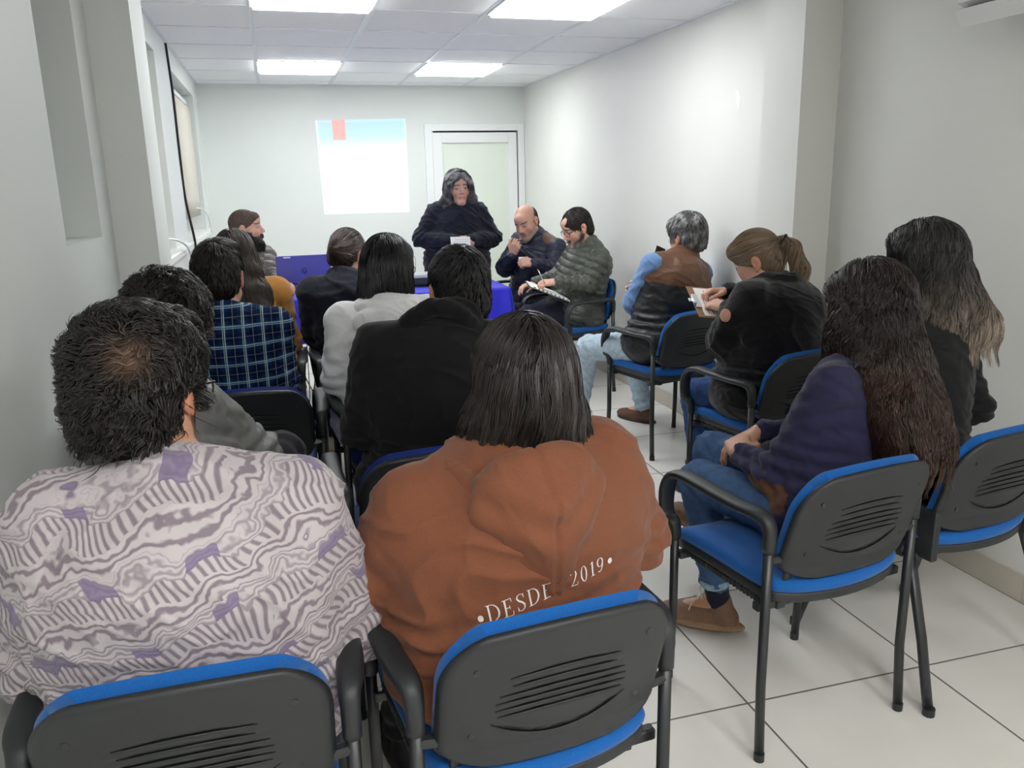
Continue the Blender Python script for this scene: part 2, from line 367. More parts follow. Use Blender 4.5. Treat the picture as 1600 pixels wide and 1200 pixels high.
# sill ledge
bm = bmesh.new(); box(bm, XL-.2, XL+.045, 3.6, 5.7, 1.085, 1.125, .006); box(bm, XL-.2, XL+.03, 5.8, YB-.25, 1.085, 1.125, .006)
struct('trim_4', bm, m_sill)
bm = bmesh.new(); box(bm, XL, XL+.03, 3.6, 5.7, .99, 1.085, .004); box(bm, XL, XL+.018, 5.8, YB-.25, 1.03, 1.085, .004); struct('trim_5', bm, m_sill)
def blind(x, ya, yb, z0, z1, n, lab, open_=.55):
    e = empty('vertical_blind', (x, (ya+yb)/2, z0), label=lab, cat='blind'); bm = bmesh.new()
    box(bm, -.018, .018, ya-(ya+yb)/2, yb-(ya+yb)/2, z1-z0, z1-z0+.03, .003); bm_obj('head_rail', bm, m_alu, e)
    for k in range(n):
        yy = ya+(k+.5)*(yb-ya)/n-(ya+yb)/2; bm = bmesh.new(); R = Matrix.Translation((0, yy, 0)) @ Matrix.Rotation(open_+random.uniform(-.03, .03), 4, 'Z')
        g = []
        for zz in np.linspace(.03, z1-z0-.03, 7): g.append([bm.verts.new(R @ Vector((.004*math.cos(u*1.4), u*.042, zz))) for u in (-1, -.5, 0, .5, 1)])
        for a, b in zip(g[:-1], g[1:]):
            for q in range(4): bm.faces.new((a[q], a[q+1], b[q+1], b[q]))
        s = bm_obj('slat', bm, m_blind, e, True); s.modifiers.new('thick', 'SOLIDIFY').thickness = .0012
        bm = bmesh.new(); box(bm, -.004, .006, yy-.01, yy+.01, z1-z0-.05, z1-z0, .002); bm_obj('slat_clip', bm, m_white, e)
blind(XL-.065, 5.98, 7.4, 1.22, 2.12, 17, 'beige vertical slat blind hanging in the far window recess by the back wall', -1.1)
blind(XL-.13, 3.75, 4.98, 1.2, 2.1, 14, 'closed beige vertical blind in the middle window recess behind the pilaster', -.25)
tag(tube('wall_cable', catmull([(XL+.006, 5.74, ZC), (XL+.006, 5.79, 2.217), (XL+.007, 5.84, 2.03), (XL+.007, 5.83, 1.68), (XL+.007, 5.87, 1.4), (XL+.034, 5.88, 1.14), (XL+.036, 5.88, 1.0)], 6), .008, m_cable),
    'black cable running down the left wall between the two far windows', 'cable')
tag(tube('white_cable', catmull([(XL-.04, 4.3, 1.2), (XL+.03, 4.5, 1.215), (XL+.06, 4.9, 1.17), (XL+.065, 5.2, 1.08), (XL+.065, 5.3, .9)], 8), .006, m_white),
    'pale cable looping off the middle window sill', 'cable')
tag(tube('white_cable', catmull([(XL-.06, 6.9, 1.27), (XL-.03, 7.1, 1.31), (XL+.02, 7.3, 1.27), (XL+.035, 7.42, 1.18), (XL+.04, 7.45, 1.1)], 8), .006, m_white),
    'pale cable looping out below the far window blind', 'cable')
bm = bmesh.new(); box(bm, XL-.07, XL+.03, 4.28, 4.62, 1.126, 1.148, .005); tag(bm_obj('power_strip', bm, m_white), 'small white plastic strip lying on the middle window sill', 'power strip')
bm = bmesh.new(); box(bm, XL-.1, XL-.03, 4.4, 4.95, 1.126, 1.165, .008); tag(bm_obj('bottom_rail', bm, mat('beige_plastic', srgb(205, 200, 188), .5, .4)), 'beige plastic rail lying along the back of the middle window sill', 'rail')
# projected slide: glowing sheet on the back wall, standing in for the projector's beam
def slide():
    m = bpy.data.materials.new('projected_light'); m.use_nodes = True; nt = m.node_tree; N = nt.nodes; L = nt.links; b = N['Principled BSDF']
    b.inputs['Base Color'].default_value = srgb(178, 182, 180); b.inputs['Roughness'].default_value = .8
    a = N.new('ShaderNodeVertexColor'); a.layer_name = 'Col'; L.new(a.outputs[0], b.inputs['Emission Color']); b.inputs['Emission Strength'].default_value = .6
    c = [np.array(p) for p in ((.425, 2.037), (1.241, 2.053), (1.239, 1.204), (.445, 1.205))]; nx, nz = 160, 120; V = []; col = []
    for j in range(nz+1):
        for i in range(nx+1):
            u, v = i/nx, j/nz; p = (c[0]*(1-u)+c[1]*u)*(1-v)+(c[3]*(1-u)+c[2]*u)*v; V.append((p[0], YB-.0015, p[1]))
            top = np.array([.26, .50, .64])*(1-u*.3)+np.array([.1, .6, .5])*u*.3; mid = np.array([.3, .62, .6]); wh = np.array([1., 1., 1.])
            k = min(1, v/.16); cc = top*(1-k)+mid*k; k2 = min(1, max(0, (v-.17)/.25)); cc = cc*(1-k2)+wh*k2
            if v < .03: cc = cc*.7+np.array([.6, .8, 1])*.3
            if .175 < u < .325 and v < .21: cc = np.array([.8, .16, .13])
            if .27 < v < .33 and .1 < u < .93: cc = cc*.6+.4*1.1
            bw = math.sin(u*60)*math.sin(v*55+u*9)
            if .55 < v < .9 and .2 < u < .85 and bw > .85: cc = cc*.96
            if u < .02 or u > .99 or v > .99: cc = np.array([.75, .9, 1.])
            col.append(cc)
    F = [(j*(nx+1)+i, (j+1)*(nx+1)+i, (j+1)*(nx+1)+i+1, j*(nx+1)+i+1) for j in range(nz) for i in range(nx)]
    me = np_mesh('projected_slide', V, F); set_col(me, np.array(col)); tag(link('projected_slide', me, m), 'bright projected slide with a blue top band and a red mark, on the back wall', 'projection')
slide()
# air conditioner at the top right corner
ac = empty('air_conditioner', (XR, 1.95, 1.97), label='white wall air conditioner cut by the top right corner of the photo', cat='air conditioner')
bm = bmesh.new()
prof = [(0, .0), (-.12, -.012), (-.19, .02), (-.215, .09), (-.215, .24), (-.19, .28), (0, .285)]
for s in (-.42, .42):
    pass
A = [bm.verts.new((x, -.42, z)) for x, z in prof]; B = [bm.verts.new((x, .42, z)) for x, z in prof]
bm.faces.new(A); bm.faces.new(B[::-1])
for i in range(len(prof)): j = (i+1) % len(prof); bm.faces.new((A[i], B[i], B[j], A[j]))
bm_obj('casing', bm, m_white, ac)
bm = bmesh.new(); box(bm, -.175, -.06, -.405, .405, -.024, .004); bm_obj('air_outlet', bm, mat('outlet_dark', srgb(70, 62, 56), .6, .3), ac)
for yy in (-.25, 0, .25, .33, .385):
    bm = bmesh.new(); box(bm, -.17, -.065, yy-.006, yy+.006, -.032, -.02, .002); bm_obj('louvre_rib', bm, mat('beige_plastic', srgb(205, 200, 188), .5, .4), ac)
bm = bmesh.new(); box(bm, -.03, .03, -.40, .40, -.002, .002, 0, Matrix.Translation((-.2, 0, -.03)) @ Matrix.Rotation(.9, 4, 'Y')); bm_obj('air_flap', bm, m_white, ac)
# wall scuff
bm = bmesh.new()
vs = [bm.verts.new((XR-.0012, 4.02+y_, 1.86+z_)) for y_, z_ in ((-.02, 0), (-.005, .03), (.012, .045), (.02, .02), (.012, -.03), (.0, -.06), (-.014, -.04))]
bm.faces.new(vs); tag(bm_obj('trim_6', bm, mat('plaster_patch', srgb(252, 252, 252), .7)), kind='structure')

# ================================================= chairs
def back_half(z):      # half width of the back shell at height z (0 bottom .. 1 top)
    zz = .485+z*.285
    if zz > .67: q = min(1, (zz-.67)/.102); return .213-.092*(1-math.sqrt(max(0, 1-q**2.3)))-.0*q
    if zz > .54: return .213
    q = (.54-zz)/.056; return max(.01, .213*math.sqrt(max(0, 1-q**2.0))**.75) if q < 1 else .01
def back_y(x, z): return -.005-.085*(z-.1)**1.15*(1 if z > .1 else 0)*1.0 if z > .1 else -.005
def by(x, zn):   # rear surface depth of the shell: leans back, hollow towards the sitter
    return -.008-.088*max(zn-.15, 0)-.032*(1-(x/.213)**2)
def shell(front, off, th, name, m, parent, scale=1.0, groove=False, z0=0, z1=1, up=0):
    nu, nv = (40, 60) if groove else (28, 30); V = []
    for j in range(nv+1):
        v = j/nv; zn = z0+(z1-z0)*(.5-.5*math.cos(PI*v)) if not groove else z0+(z1-z0)*v
        hw = back_half(min(1, max(0, zn)))*scale
        for i in range(nu+1):
            u = -1+2*i/nu; x = hw*u; z = .485+zn*.285+up*zn; y = by(x, zn)+off
            z += .024*(1-(x/.213)**2)*max(0, (zn-.6)/.4)-.006*max(0, (zn-.6)/.4)-.0*x
            e = min(1, (1-abs(u))*hw/.014, (zn-z0)*.285/.012+.0, (z1-zn)*.285/.012); e = max(e, 0); rd = (1-math.sqrt(max(0, 1-(1-e)**2)))*.012
            y += rd if not front else -rd
            if groove:
                for gz in (.715, .655, .60, .545, .49, .435):
                    hl = .112 if gz != .715 else .10; d = (zn-(gz-.02*(x/.1)**2+.0))*.31
                    if abs(x) < hl: y += .0048*math.exp(-(d/.0017)**2)*min(1, (hl-abs(x))/.04)
                d = (zn-(.235+.13*(x/.12)**2))*.31
                if abs(x) < .125: y += .0048*math.exp(-(d/.0017)**2)*min(1, (.125-abs(x))/.03)
            V.append((x, y, z))
    F = [(j*(nu+1)+i, j*(nu+1)+i+1, (j+1)*(nu+1)+i+1, (j+1)*(nu+1)+i) for j in range(nv) for i in range(nu)]
    if front: F = [f[::-1] for f in F]
    me = np_mesh(name, V, F); o = link(name, me, m, parent)
    md = o.modifiers.new('thick', 'SOLIDIFY'); md.thickness = th; md.offset = -1; return o
def cushion(name, outline, z0, z1, rad, m, parent, dz=None, n=5):
    """rounded cushion from an outline polygon"""
    bm = bmesh.new(); P = np.array(outline); c = P.mean(0); rings = []; H_ = (z1-z0)
    nrm = np.roll(P, -1, 0)-np.roll(P, 1, 0); nrm = np.stack([nrm[:, 1], -nrm[:, 0]], 1); nrm /= np.linalg.norm(nrm, axis=1, keepdims=True)
    lev = [(rad, z0)]+[(rad*(1-math.sin(a)), z0+rad*(1-math.cos(a))) for a in np.linspace(0, PI/2, n)[1:]]
    lev += [(rad*(1-math.cos(a)), z1-rad+rad*math.sin(a)) for a in np.linspace(0, PI/2, n)]
    for ins, z in lev:
        Q = P-nrm*ins; rings.append([bm.verts.new((q[0], q[1], z+(dz(q[0], q[1]) if dz else 0))) for q in Q])
    for s in (.75, .5, .25):
        Q = c+(P-nrm*rad-c)*s; rings.append([bm.verts.new((q[0], q[1], z1+.006*(1-s)+(dz(q[0], q[1]) if dz else 0))) for q in Q])
    k = len(P)
    for a, b in zip(rings[:-1], rings[1:]):
        for i in range(k): bm.faces.new((a[i], a[(i+1) % k], b[(i+1) % k], b[i]))
    bm.faces.new(rings[0][::-1]); bm.faces.new(rings[-1]); return bm_obj(name, bm, m, parent, True)
def seat_outline(grow=0):
    pts = []; ctrl = [(-.19, .0), (-.215, .05), (-.222, .25), (-.225, .37), (-.205, .42), (-.15, .44), (0, .446), (.15, .44), (.205, .42), (.225, .37), (.222, .25), (.215, .05), (.19, .0), (.10, -.03), (0, -.042), (-.10, -.03)]
    c = np.array(ctrl); n = len(c)
    for i in range(n):
        p0, p1, p2, p3 = c[i-1], c[i], c[(i+1) % n], c[(i+2) % n]
        for j in range(4):
            t = j/4; pts.append(.5*(2*p1+(-p0+p2)*t+(2*p0-5*p1+4*p2-p3)*t*t+(-p0+3*p1-3*p2+p3)*t**3))
    pts = np.array(pts); cc = pts.mean(0); return cc+(pts-cc)*(1+grow)
def seat_dz(x, y): return .012*max(0, (abs(x)-.08)/.14)**2-.03*max(0, (y-.33)/.12)**2+.01*max(0, (.06-y)/.1)
m_slot = mat('slot_shadow_gap', srgb(10, 10, 11), .9, .1)  # near-black beads along the back slots, shade of the recess painted in
def make_chair(blue, arms=True, vinyl=False):
    e = empty('chair', (0, 0, 0))
    bm = bmesh.new()
    cushion('seat', seat_outline()[::-1], .435, .475, .019, blue, e, seat_dz)
    cushion('seat_shell', seat_outline(-.015)[::-1], .412, .440, .008, m_black, e, seat_dz)
    fr = bmesh.new()
    for s in (-1, 1): box(fr, s*.17-.014, s*.17+.014, .02, .4, .395, .418, .004)
    box(fr, -.24, .24, .025, .05, .398, .422, .005); box(fr, -.24, .24, .355, .38, .398, .422, .005)
    for i in range(22): box(fr, -.216, -.208, .05+i*.014, .058+i*.014, .406, .42); box(fr, .208, .216, .05+i*.014, .058+i*.014, .406, .42)
    bm_obj('seat_frame', fr, m_tube, e)
    shell(False, 0, .016, 'back_shell', m_black, e, 1.0, True)
    shell(True, .046, .034, 'back_cushion', blue, e, .985, False, .02, 1.0, .008)
    for s in (-1, 1):
        br = bmesh.new()
        sweep(br, [(s*.17, .0, .55), (s*.17, .01, .47), (s*.17, .03, .415)], .014, .006, seg=8)
        if arms: sweep(br, [(s*.17, .0, .545), (s*.24, .0, .555)], .012, seg=8, up=(0, 0, 1))
        bm_obj('back_bracket', br, m_tube, e)
    for gz, hl in ((.70, .10), (.645, .095), (.59, .115), (.535, .12), (.48, .12), (.425, .115), (.22, .125)):
        pts = []; low = []
        for x in np.linspace(-hl, hl, 15):
            zn = gz-.035*(x/.12)**2+.02 if gz > .3 else gz+.13*(x/.12)**2
            z = .485+zn*.285+.024*(1-(x/.213)**2)*max(0, (zn-.6)/.4); pts.append((x, by(x, zn)-.0002, z)); low.append((x, by(x, zn)-.0006, z-.0022))
        ww = [.0016*max(.25, 1-abs(x/hl)**4) for x in np.linspace(-1, 1, 15)*hl]
        bm = bmesh.new(); sweep(bm, pts, ww, seg=6, up=(0, 1, 0)); bm_obj('slot', bm, m_slot, e, True)
        bm = bmesh.new(); sweep(bm, low, [w*.8 for w in ww], seg=6, up=(0, 1, 0)); bm_obj('slot_lip', bm, m_tube, e, True)
    for x, z in ((-.155, .71), (.155, .71), (-.155, .565), (.155, .565)):
        sc = bmesh.new(); zn = (z-.485)/.285; sweep(sc, [(x, by(x, zn)+.001, z), (x, by(x, zn)-.0016, z)], .006, seg=10, up=(1, 0, 0)); bm_obj('screw_cap', sc, m_tube, e)
    for s in (-1, 1):
        if arms:
            tube('leg', [(s*.243, -.012, 0), (s*.24, 0, .2), (s*.24, .0, .62)], .0125, m_tube, e, 14)
            tube('leg', [(s*.243, .395, 0), (s*.24, .385, .2), (s*.24, .385, .5)], .0125, m_tube, e, 14)
            bm = bmesh.new()
            path = catmull([(s*.24, 0, .575), (s*.24, .0, .625), (s*.241, .012, .652), (s*.247, .045, .662), (s*.252, .12, .661), (s*.253, .24, .664), (s*.252, .33, .664), (s*.25, .385, .648), (s*.248, .414, .61), (s*.246, .424, .565), (s*.244, .422, .53), (s*.243, .41, .512), (s*.241, .392, .505), (s*.24, .385, .485), (s*.24, .385, .455)], 4)
            n = len(path); tt = np.linspace(0, 1, n); z = path[:, 2]; yv = path[:, 1]
            w = np.interp(tt, [0, .07, .14, .22, .6, .74, .86, .93, 1], [.0165, .0165, .019, .024, .026, .022, .02, .0165, .0155])
            t = np.interp(tt, [0, .07, .14, .22, .6, .74, .86, .93, 1], [.0165, .0165, .016, .0125, .0125, .012, .012, .0145, .0155])
            sweep(bm, path, w, t, (1, 0, 0), 16); bm_obj('armrest', bm, m_black, e, True)
            bm = bmesh.new()
            for y_ in (-.009, -.003, .003, .009): sweep(bm, [(s*.246+y_, .4265+0, .61), (s*.245+y_, .436, .565), (s*.244+y_, .434, .535)], .0016, seg=6)
            bm_obj('armrest_rib', bm, m_tube, e)
        else:
            tube('leg', [(s*.262, -.10, 0), (s*.25, -.045, .2), (s*.232, .03, .41), (s*.225, .07, .425)], .015, m_tube, e, 12, t=.011)
            tube('leg', [(s*.252, .43, 0), (s*.24, .36, .22), (s*.228, .28, .405), (s*.225, .25, .425)], .015, m_tube, e, 12, t=.011)
            bm = bmesh.new(); box(bm, s*.225-.02, s*.225+.02, .05, .12, .405, .44, .006); box(bm, s*.2-.012, s*.2+.012, -.02, .08, .41, .56, .006); bm_obj('leg_bracket', bm, m_black, e)
    for s in (-1, 1):
        for y_ in ((-.012, .395) if arms else (-.10, .43)):
            x_ = s*(.243 if arms else (.262 if y_ < 0 else .252)); bm = bmesh.new(); sweep(bm, [(x_, y_, .0), (x_, y_, .022)], .0138 if arms else .0165, seg=12); bm_obj('foot_cap', bm, m_black, e)
    return e
def copy_tree(o, parent=None):
    c = o.copy(); C.objects.link(c)
    if parent is not None: c.parent = parent
    for ch in o.children: copy_tree(ch, c)
    return c
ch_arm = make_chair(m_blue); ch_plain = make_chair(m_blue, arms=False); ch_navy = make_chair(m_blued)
used = set()
CH = [  # kind, x, y, rotation in degrees, label
    (ch_arm, -.19, 1.20, 1, 'blue and black armchair under the lavender patterned shirt, cut by the bottom edge'),
    (ch_arm, .39, 1.205, 5.8, 'blue and black armchair under the brown hoodie, at the bottom centre'),
    (ch_arm, 1.317, 1.62, 7.8, 'blue and black armchair under the woman in the navy sweater'),
    (ch_plain, 1.868, 1.73, 8, 'blue and black armless chair under the woman with faded wavy hair, right edge'),
    (ch_arm, 1.985, 2.78, 9, 'blue and black armchair under the woman with the blond ponytail'),
    (ch_arm, 2.059, 3.85, 13, 'blue and black armchair under the grey-haired man in light jeans'),
    (ch_arm, 2.117, 5.444, 110, 'blue armchair seen from the side, under the man in the green puffer jacket'),
    (ch_arm, 2.10, 6.3, 100, 'chair by the back corner under the balding man in the navy jacket'),
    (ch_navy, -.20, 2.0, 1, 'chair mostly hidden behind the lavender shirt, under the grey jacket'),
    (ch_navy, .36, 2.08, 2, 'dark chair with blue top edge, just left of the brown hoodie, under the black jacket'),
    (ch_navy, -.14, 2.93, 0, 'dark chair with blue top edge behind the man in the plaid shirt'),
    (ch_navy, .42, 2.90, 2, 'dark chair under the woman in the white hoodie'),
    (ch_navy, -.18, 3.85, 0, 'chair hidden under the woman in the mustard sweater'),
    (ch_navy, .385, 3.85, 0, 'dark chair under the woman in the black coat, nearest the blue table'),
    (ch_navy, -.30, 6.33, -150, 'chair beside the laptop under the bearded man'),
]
for p, x, y, r, lab in CH:
    o = p if p not in used else copy_tree(p); used.add(p)
    o.location = (x, y, 0); o.rotation_euler = (0, 0, math.radians(r)); tag(o, lab, 'chair', 'meeting chairs with blue seats')

# ================================================= table and what stands on it
TX0, TX1, TY0, TY1 = -.02, 1.53, 5.46, 6.16
t = empty('table', ((TX0+TX1)/2, (TY0+TY1)/2, 0), label='long table under the royal blue cloth, in front of the projected slide', cat='table')
hx, hy = (TX1-TX0)/2, (TY1-TY0)/2
bm = bmesh.new(); box(bm, -hx+.01, hx-.01, -hy+.01, hy-.01, .715, .742, .003); bm_obj('tabletop', bm, m_white, t)
for sx in (-1, 1):
    for sy in (-1, 1): tube('leg', [(sx*(hx-.07), sy*(hy-.07), 0), (sx*(hx-.07), sy*(hy-.07), .715)], .018, m_tube, t)
def tablecloth():
    V = []; per = []; N_ = 300
    P = [(TX0-.004, TY0-.004), (TX1+.004, TY0-.004), (TX1+.004, TY1+.004), (TX0-.004, TY1+.004)]
    seg = [math.dist(P[i], P[(i+1) % 4]) for i in range(4)]; tot = sum(seg)
    for i in range(N_):
        s = i/N_*tot; k = 0
        while s > seg[k]: s -= seg[k]; k += 1
        f = s/seg[k]; a, b = P[k], P[(k+1) % 4]; n = [(0, -1), (1, 0), (0, 1), (-1, 0)][k]
        per.append((a[0]+(b[0]-a[0])*f, a[1]+(b[1]-a[1])*f, n[0], n[1], i/N_*tot, min(s, seg[k]-s)))
    rings = []
    for lv, (q, z) in enumerate([(-.08, .7505), (-.015, .7505), (-.004, .7495), (.0, .7455), (.001, .73), (.003, .70), (.006, .66), (.009, .61), (.012, .56), (.014, .51), (.014, .47)]):
        r = []
        for x, y, nx, ny, s, c in per:
            w = max(0, .75-z)*(.10*math.sin(s*17+math.sin(s*5)*1.5)*.6+.05*math.sin(s*41+1))+max(0, .75-z)*.12*math.exp(-c/.05)
            ox, oy = nx, ny
            zz = z-(.012*math.sin(s*9)*(.75-z)/.28 if z < .7 else 0)
            if q < 0: r.append((min(max(x, TX0-q), TX1+q), min(max(y, TY0-q), TY1+q), zz)); continue
            r.append((x+ox*(q+w), y+oy*(q+w), zz))
        rings.append(r)
    V = [p for r in rings for p in r]; F = [(l*N_+i, (l+1)*N_+i, (l+1)*N_+(i+1) % N_, l*N_+(i+1) % N_) for l in range(len(rings)-1) for i in range(N_)]
    me = np_mesh('tablecloth', V, F); bm = bmesh.new(); bm.from_mesh(me); bm.verts.ensure_lookup_table()
    bm.faces.new([bm.verts[i] for i in range(N_)]); bm.to_mesh(me); bm.free()
    o = link('tablecloth', me, mat('blue_satin_cloth', srgb(38, 38, 196), .5, .35, noise=.06, nscale=9, bump=.25, bscale=30, bdist=.01, sheen=.1))
    md = o.modifiers.new('thick', 'SOLIDIFY'); md.thickness = .0015; md.offset = 1
    tag(o, 'royal blue satin cloth draped over the long table', 'tablecloth')
tablecloth()
# laptop, screen turned towards the far wall
lp = empty('laptop', (.165, 5.93, .752), math.radians(2), label='violet-blue laptop seen from its back, open on the blue cloth', cat='laptop')
m_lap = mat('laptop_lid', srgb(96, 96, 172), .35, .5)
bm = bmesh.new(); box(bm, -.185, .185, 0.01, .25, 0, .018, .005); bm_obj('laptop_base', bm, m_black, lp)
bm = bmesh.new(); box(bm, -.172, .172, .05, .17, .0175, .0195); bm_obj('keyboard', bm, m_dark, lp)
T = Matrix.Translation((0, .012, .016)) @ Matrix.Rotation(math.radians(14), 4, 'X')
bm = bmesh.new(); box(bm, -.187, .187, -.006, .004, .0, .238, .004, T); lid = bm_obj('laptop_lid', bm, m_lap, lp)
bm = bmesh.new(); box(bm, -.175, .175, .0035, .0055, .012, .228, 0, T); bm_obj('laptop_screen', bm, mat('lcd', srgb(40, 60, 90), .2), lp)
bm = bmesh.new()
pts = [(.02*math.cos(a), -.0066, .125+.02*math.sin(a)) for a in np.linspace(0, 2*PI, 25)]
for a, b in zip(pts[:-1], pts[1:]): sweep(bm, [a, b], .0012, seg=5, up=(0, 1, 0))
sweep(bm, [(-.006, -.0066, .141), (-.012, -.0066, .112)], .0014, seg=5, up=(0, 1, 0))       # the two slanted letters in the ring
sweep(bm, [(-.010, -.0066, .124), (-.004, -.0066, .127), (-.003, -.0066, .122), (-.006, -.0066, .112)], .0014, seg=5, up=(0, 1, 0))
sweep(bm, [(.009, -.0066, .127), (.003, -.0066, .106)], .0014, seg=5, up=(0, 1, 0))
sweep(bm, [(.009, -.0066, .127), (.014, -.0066, .125), (.012, -.0066, .114), (.006, -.0066, .112)], .0014, seg=5, up=(0, 1, 0))
for v in bm.verts: v.co = T @ v.co
bm_obj('laptop_emblem', bm, mat('emblem', srgb(44, 46, 96), .3), lid.parent)
bm = bmesh.new(); box(bm, -.135, -.088, -.0072, -.006, .222, .231, 0, T); bm_obj('sticker', bm, m_white, lp)
def cord(pts, lab, r=.0035, m=m_cable, n=8): return tag(tube('cable', catmull(pts, n), r, m, seg=8, up=(0, 0, 1)), lab, 'cable')
cord([(.045, 5.87, .757), (.04, 5.86, .79), (.07, 5.85, .812), (.11, 5.84, .805), (.15, 5.84, .775), (.165, 5.86, .757)], 'black cable arching on the blue cloth at the left end of the laptop', .004)
cord([(.235, 5.86, .757), (.232, 5.855, .80), (.25, 5.85, .84), (.28, 5.84, .852), (.31, 5.83, .835), (.33, 5.80, .79), (.36, 5.78, .757)], 'black cable looping up in front of the right half of the laptop', .004)
cord([(.15, 5.62, .757), (.13, 5.58, .757), (.15, 5.55, .757), (.165, 5.52, .757), (.15, 5.46, .757), (.147, 5.43, .70), (.14, 5.435, .60), (.13, 5.45, .40), (.12, 5.3, .15), (.1, 5.2, .02)], 'thin cable falling over the front edge of the cloth', .003)
bm = bmesh.new(); box(bm, -.06, .06, -.025, .025, 0, .028, .006, Matrix.Translation((.245, 5.68, .752)) @ Matrix.Rotation(.5, 4, 'Z')); tag(bm_obj('power_adapter', bm, m_cable), 'black power adapter lying on the cloth before the laptop', 'adapter')
bm = bmesh.new(); box(bm, -.05, .05, -.02, .02, 0, .02, .005, Matrix.Translation((.1, 5.82, .752)) @ Matrix.Rotation(-.1, 4, 'Z')); tag(bm_obj('cable_hub', bm, m_cable), 'small black hub against the foot of the laptop', 'adapter')
# cables and plug block on the floor below the table
cord([(.12, 5.3, .46), (.16, 5.1, .35), (.13, 4.95, .2), (.12, 4.85, .1), (.1, 4.75, .02)], 'black cable hanging in a bundle below the table, thick one', .006)
cord([(.10, 5.4, .47), (.09, 5.2, .33), (.14, 5.0, .22), (.17, 4.9, .12), (.12, 4.72, .02)], 'black cable hanging in a bundle below the table, outer one', .004)
ps = empty('plug_block', (.03, 4.72, 0), .3, label='black plug block on the floor beside the mustard sweater', cat='plug')
bm = bmesh.new(); box(bm, -.05, .05, -.035, .035, 0, .05, .012); bm_obj('plug_body', bm, m_cable, ps)
bm = bmesh.new(); sweep(bm, [(.065, -.02, .03), (.065, .02, .03)], .03, seg=16, up=(0, 0, 1)); bm_obj('plug_head', bm, m_cable, ps)
# projector
pj = empty('projector', (1.0, 5.82, .752), math.radians(-6), label='small grey and black projector on the cloth, half hidden by the dark-haired heads', cat='projector')
bm = bmesh.new(); box(bm, -.13, .13, -.1, .1, .012, .075, .012); bm_obj('projector_body', bm, m_black, pj)
bm = bmesh.new(); box(bm, -.132, .132, -.102, .102, .06, .088, .01); bm_obj('projector_lid', bm, mat('grey_plastic', srgb(176, 180, 180), .4, .5), pj)
bm = bmesh.new(); sweep(bm, [(-.06, .095, .045), (-.06, .125, .045)], .026, seg=20, up=(0, 0, 1)); bm_obj('projector_lens', bm, m_steel, pj)
for x_, y_ in ((-.1, -.07), (.1, -.07), (-.1, .07), (.1, .07)):
    bm = bmesh.new(); sweep(bm, [(x_, y_, 0), (x_, y_, .014)], .01, seg=10); bm_obj('projector_foot', bm, m_cable, pj)

# ================================================= people
def A(*v): return np.array(v, float)
def unit(v): v = np.array(v, float); return v/(np.linalg.norm(v)+1e-12)
def rotm(yaw, pitch=0, roll=0):
    """rows: right, forward, up. yaw CCW from +Y, pitch looks down, roll tilts to the own right (degrees)"""
    a, p, q = map(math.radians, (yaw, pitch, roll))
    f = A(-math.sin(a), math.cos(a), 0); r = A(math.cos(a), math.sin(a), 0); u = A(0, 0, 1)
    f, u = f*math.cos(p)-u*math.sin(p), u*math.cos(p)+f*math.sin(p)
    r, u = r*math.cos(q)-u*math.sin(q), u*math.cos(q)+r*math.sin(q)
    return np.array([r, f, u])
def hand(v, Wp, d, n, side, curl=(.35, .5, .4), s=1.0, k=.006, spread=0.0):
    d = unit(d); n = unit(np.array(n)-d*(unit(n)@d)); t = np.cross(d, n)*(1 if side > 0 else -1); Wp = np.array(Wp, float)
    kn = [Wp+(d*a+t*b+n*(-.002))*s for a, b in ((.088, .030), (.092, .010), (.088, -.010), (.080, -.028))]
    for q in kn: v.cap(Wp+d*.01*s+t*((q-Wp)@t)*.45, q, .0145*s, .0105*s, .012)
    v.ell(Wp+(d*.05+n*.004)*s, A(.036, .05, .014)*s, np.array([t, d, n]), .012)
    for i, (q, L) in enumerate(zip(kn, (.074, .082, .077, .060))):
        a = 0; p = q; f = [.45, .31, .24]
        for j in range(3):
            a += curl[j]*(1+.06*i); dd = unit((d+t*spread*(1.5-i)*.12)*math.cos(a)+n*math.sin(a)); e = p+dd*L*f[j]*s
            v.cap(p, e, (.0092, .0084, .0074)[j]*s, (.0086, .0076, .0062)[j]*s, k if j == 0 else .003); p = e
    b = Wp+(d*.022+t*.024)*s; m = b+unit(d*.75+t*.62+n*.35)*.046*s; e = m+unit(d*.95+t*.15+n*.35)*.034*s; g = e+unit(d*.9-t*.1+n*.4)*.026*s
    v.cap(Wp+d*.015*s+t*.01*s, m, .015*s, .0115*s, .012); v.cap(m, e, .0115*s, .0098*s, .004); v.cap(e, g, .0098*s, .0075*s, .003)
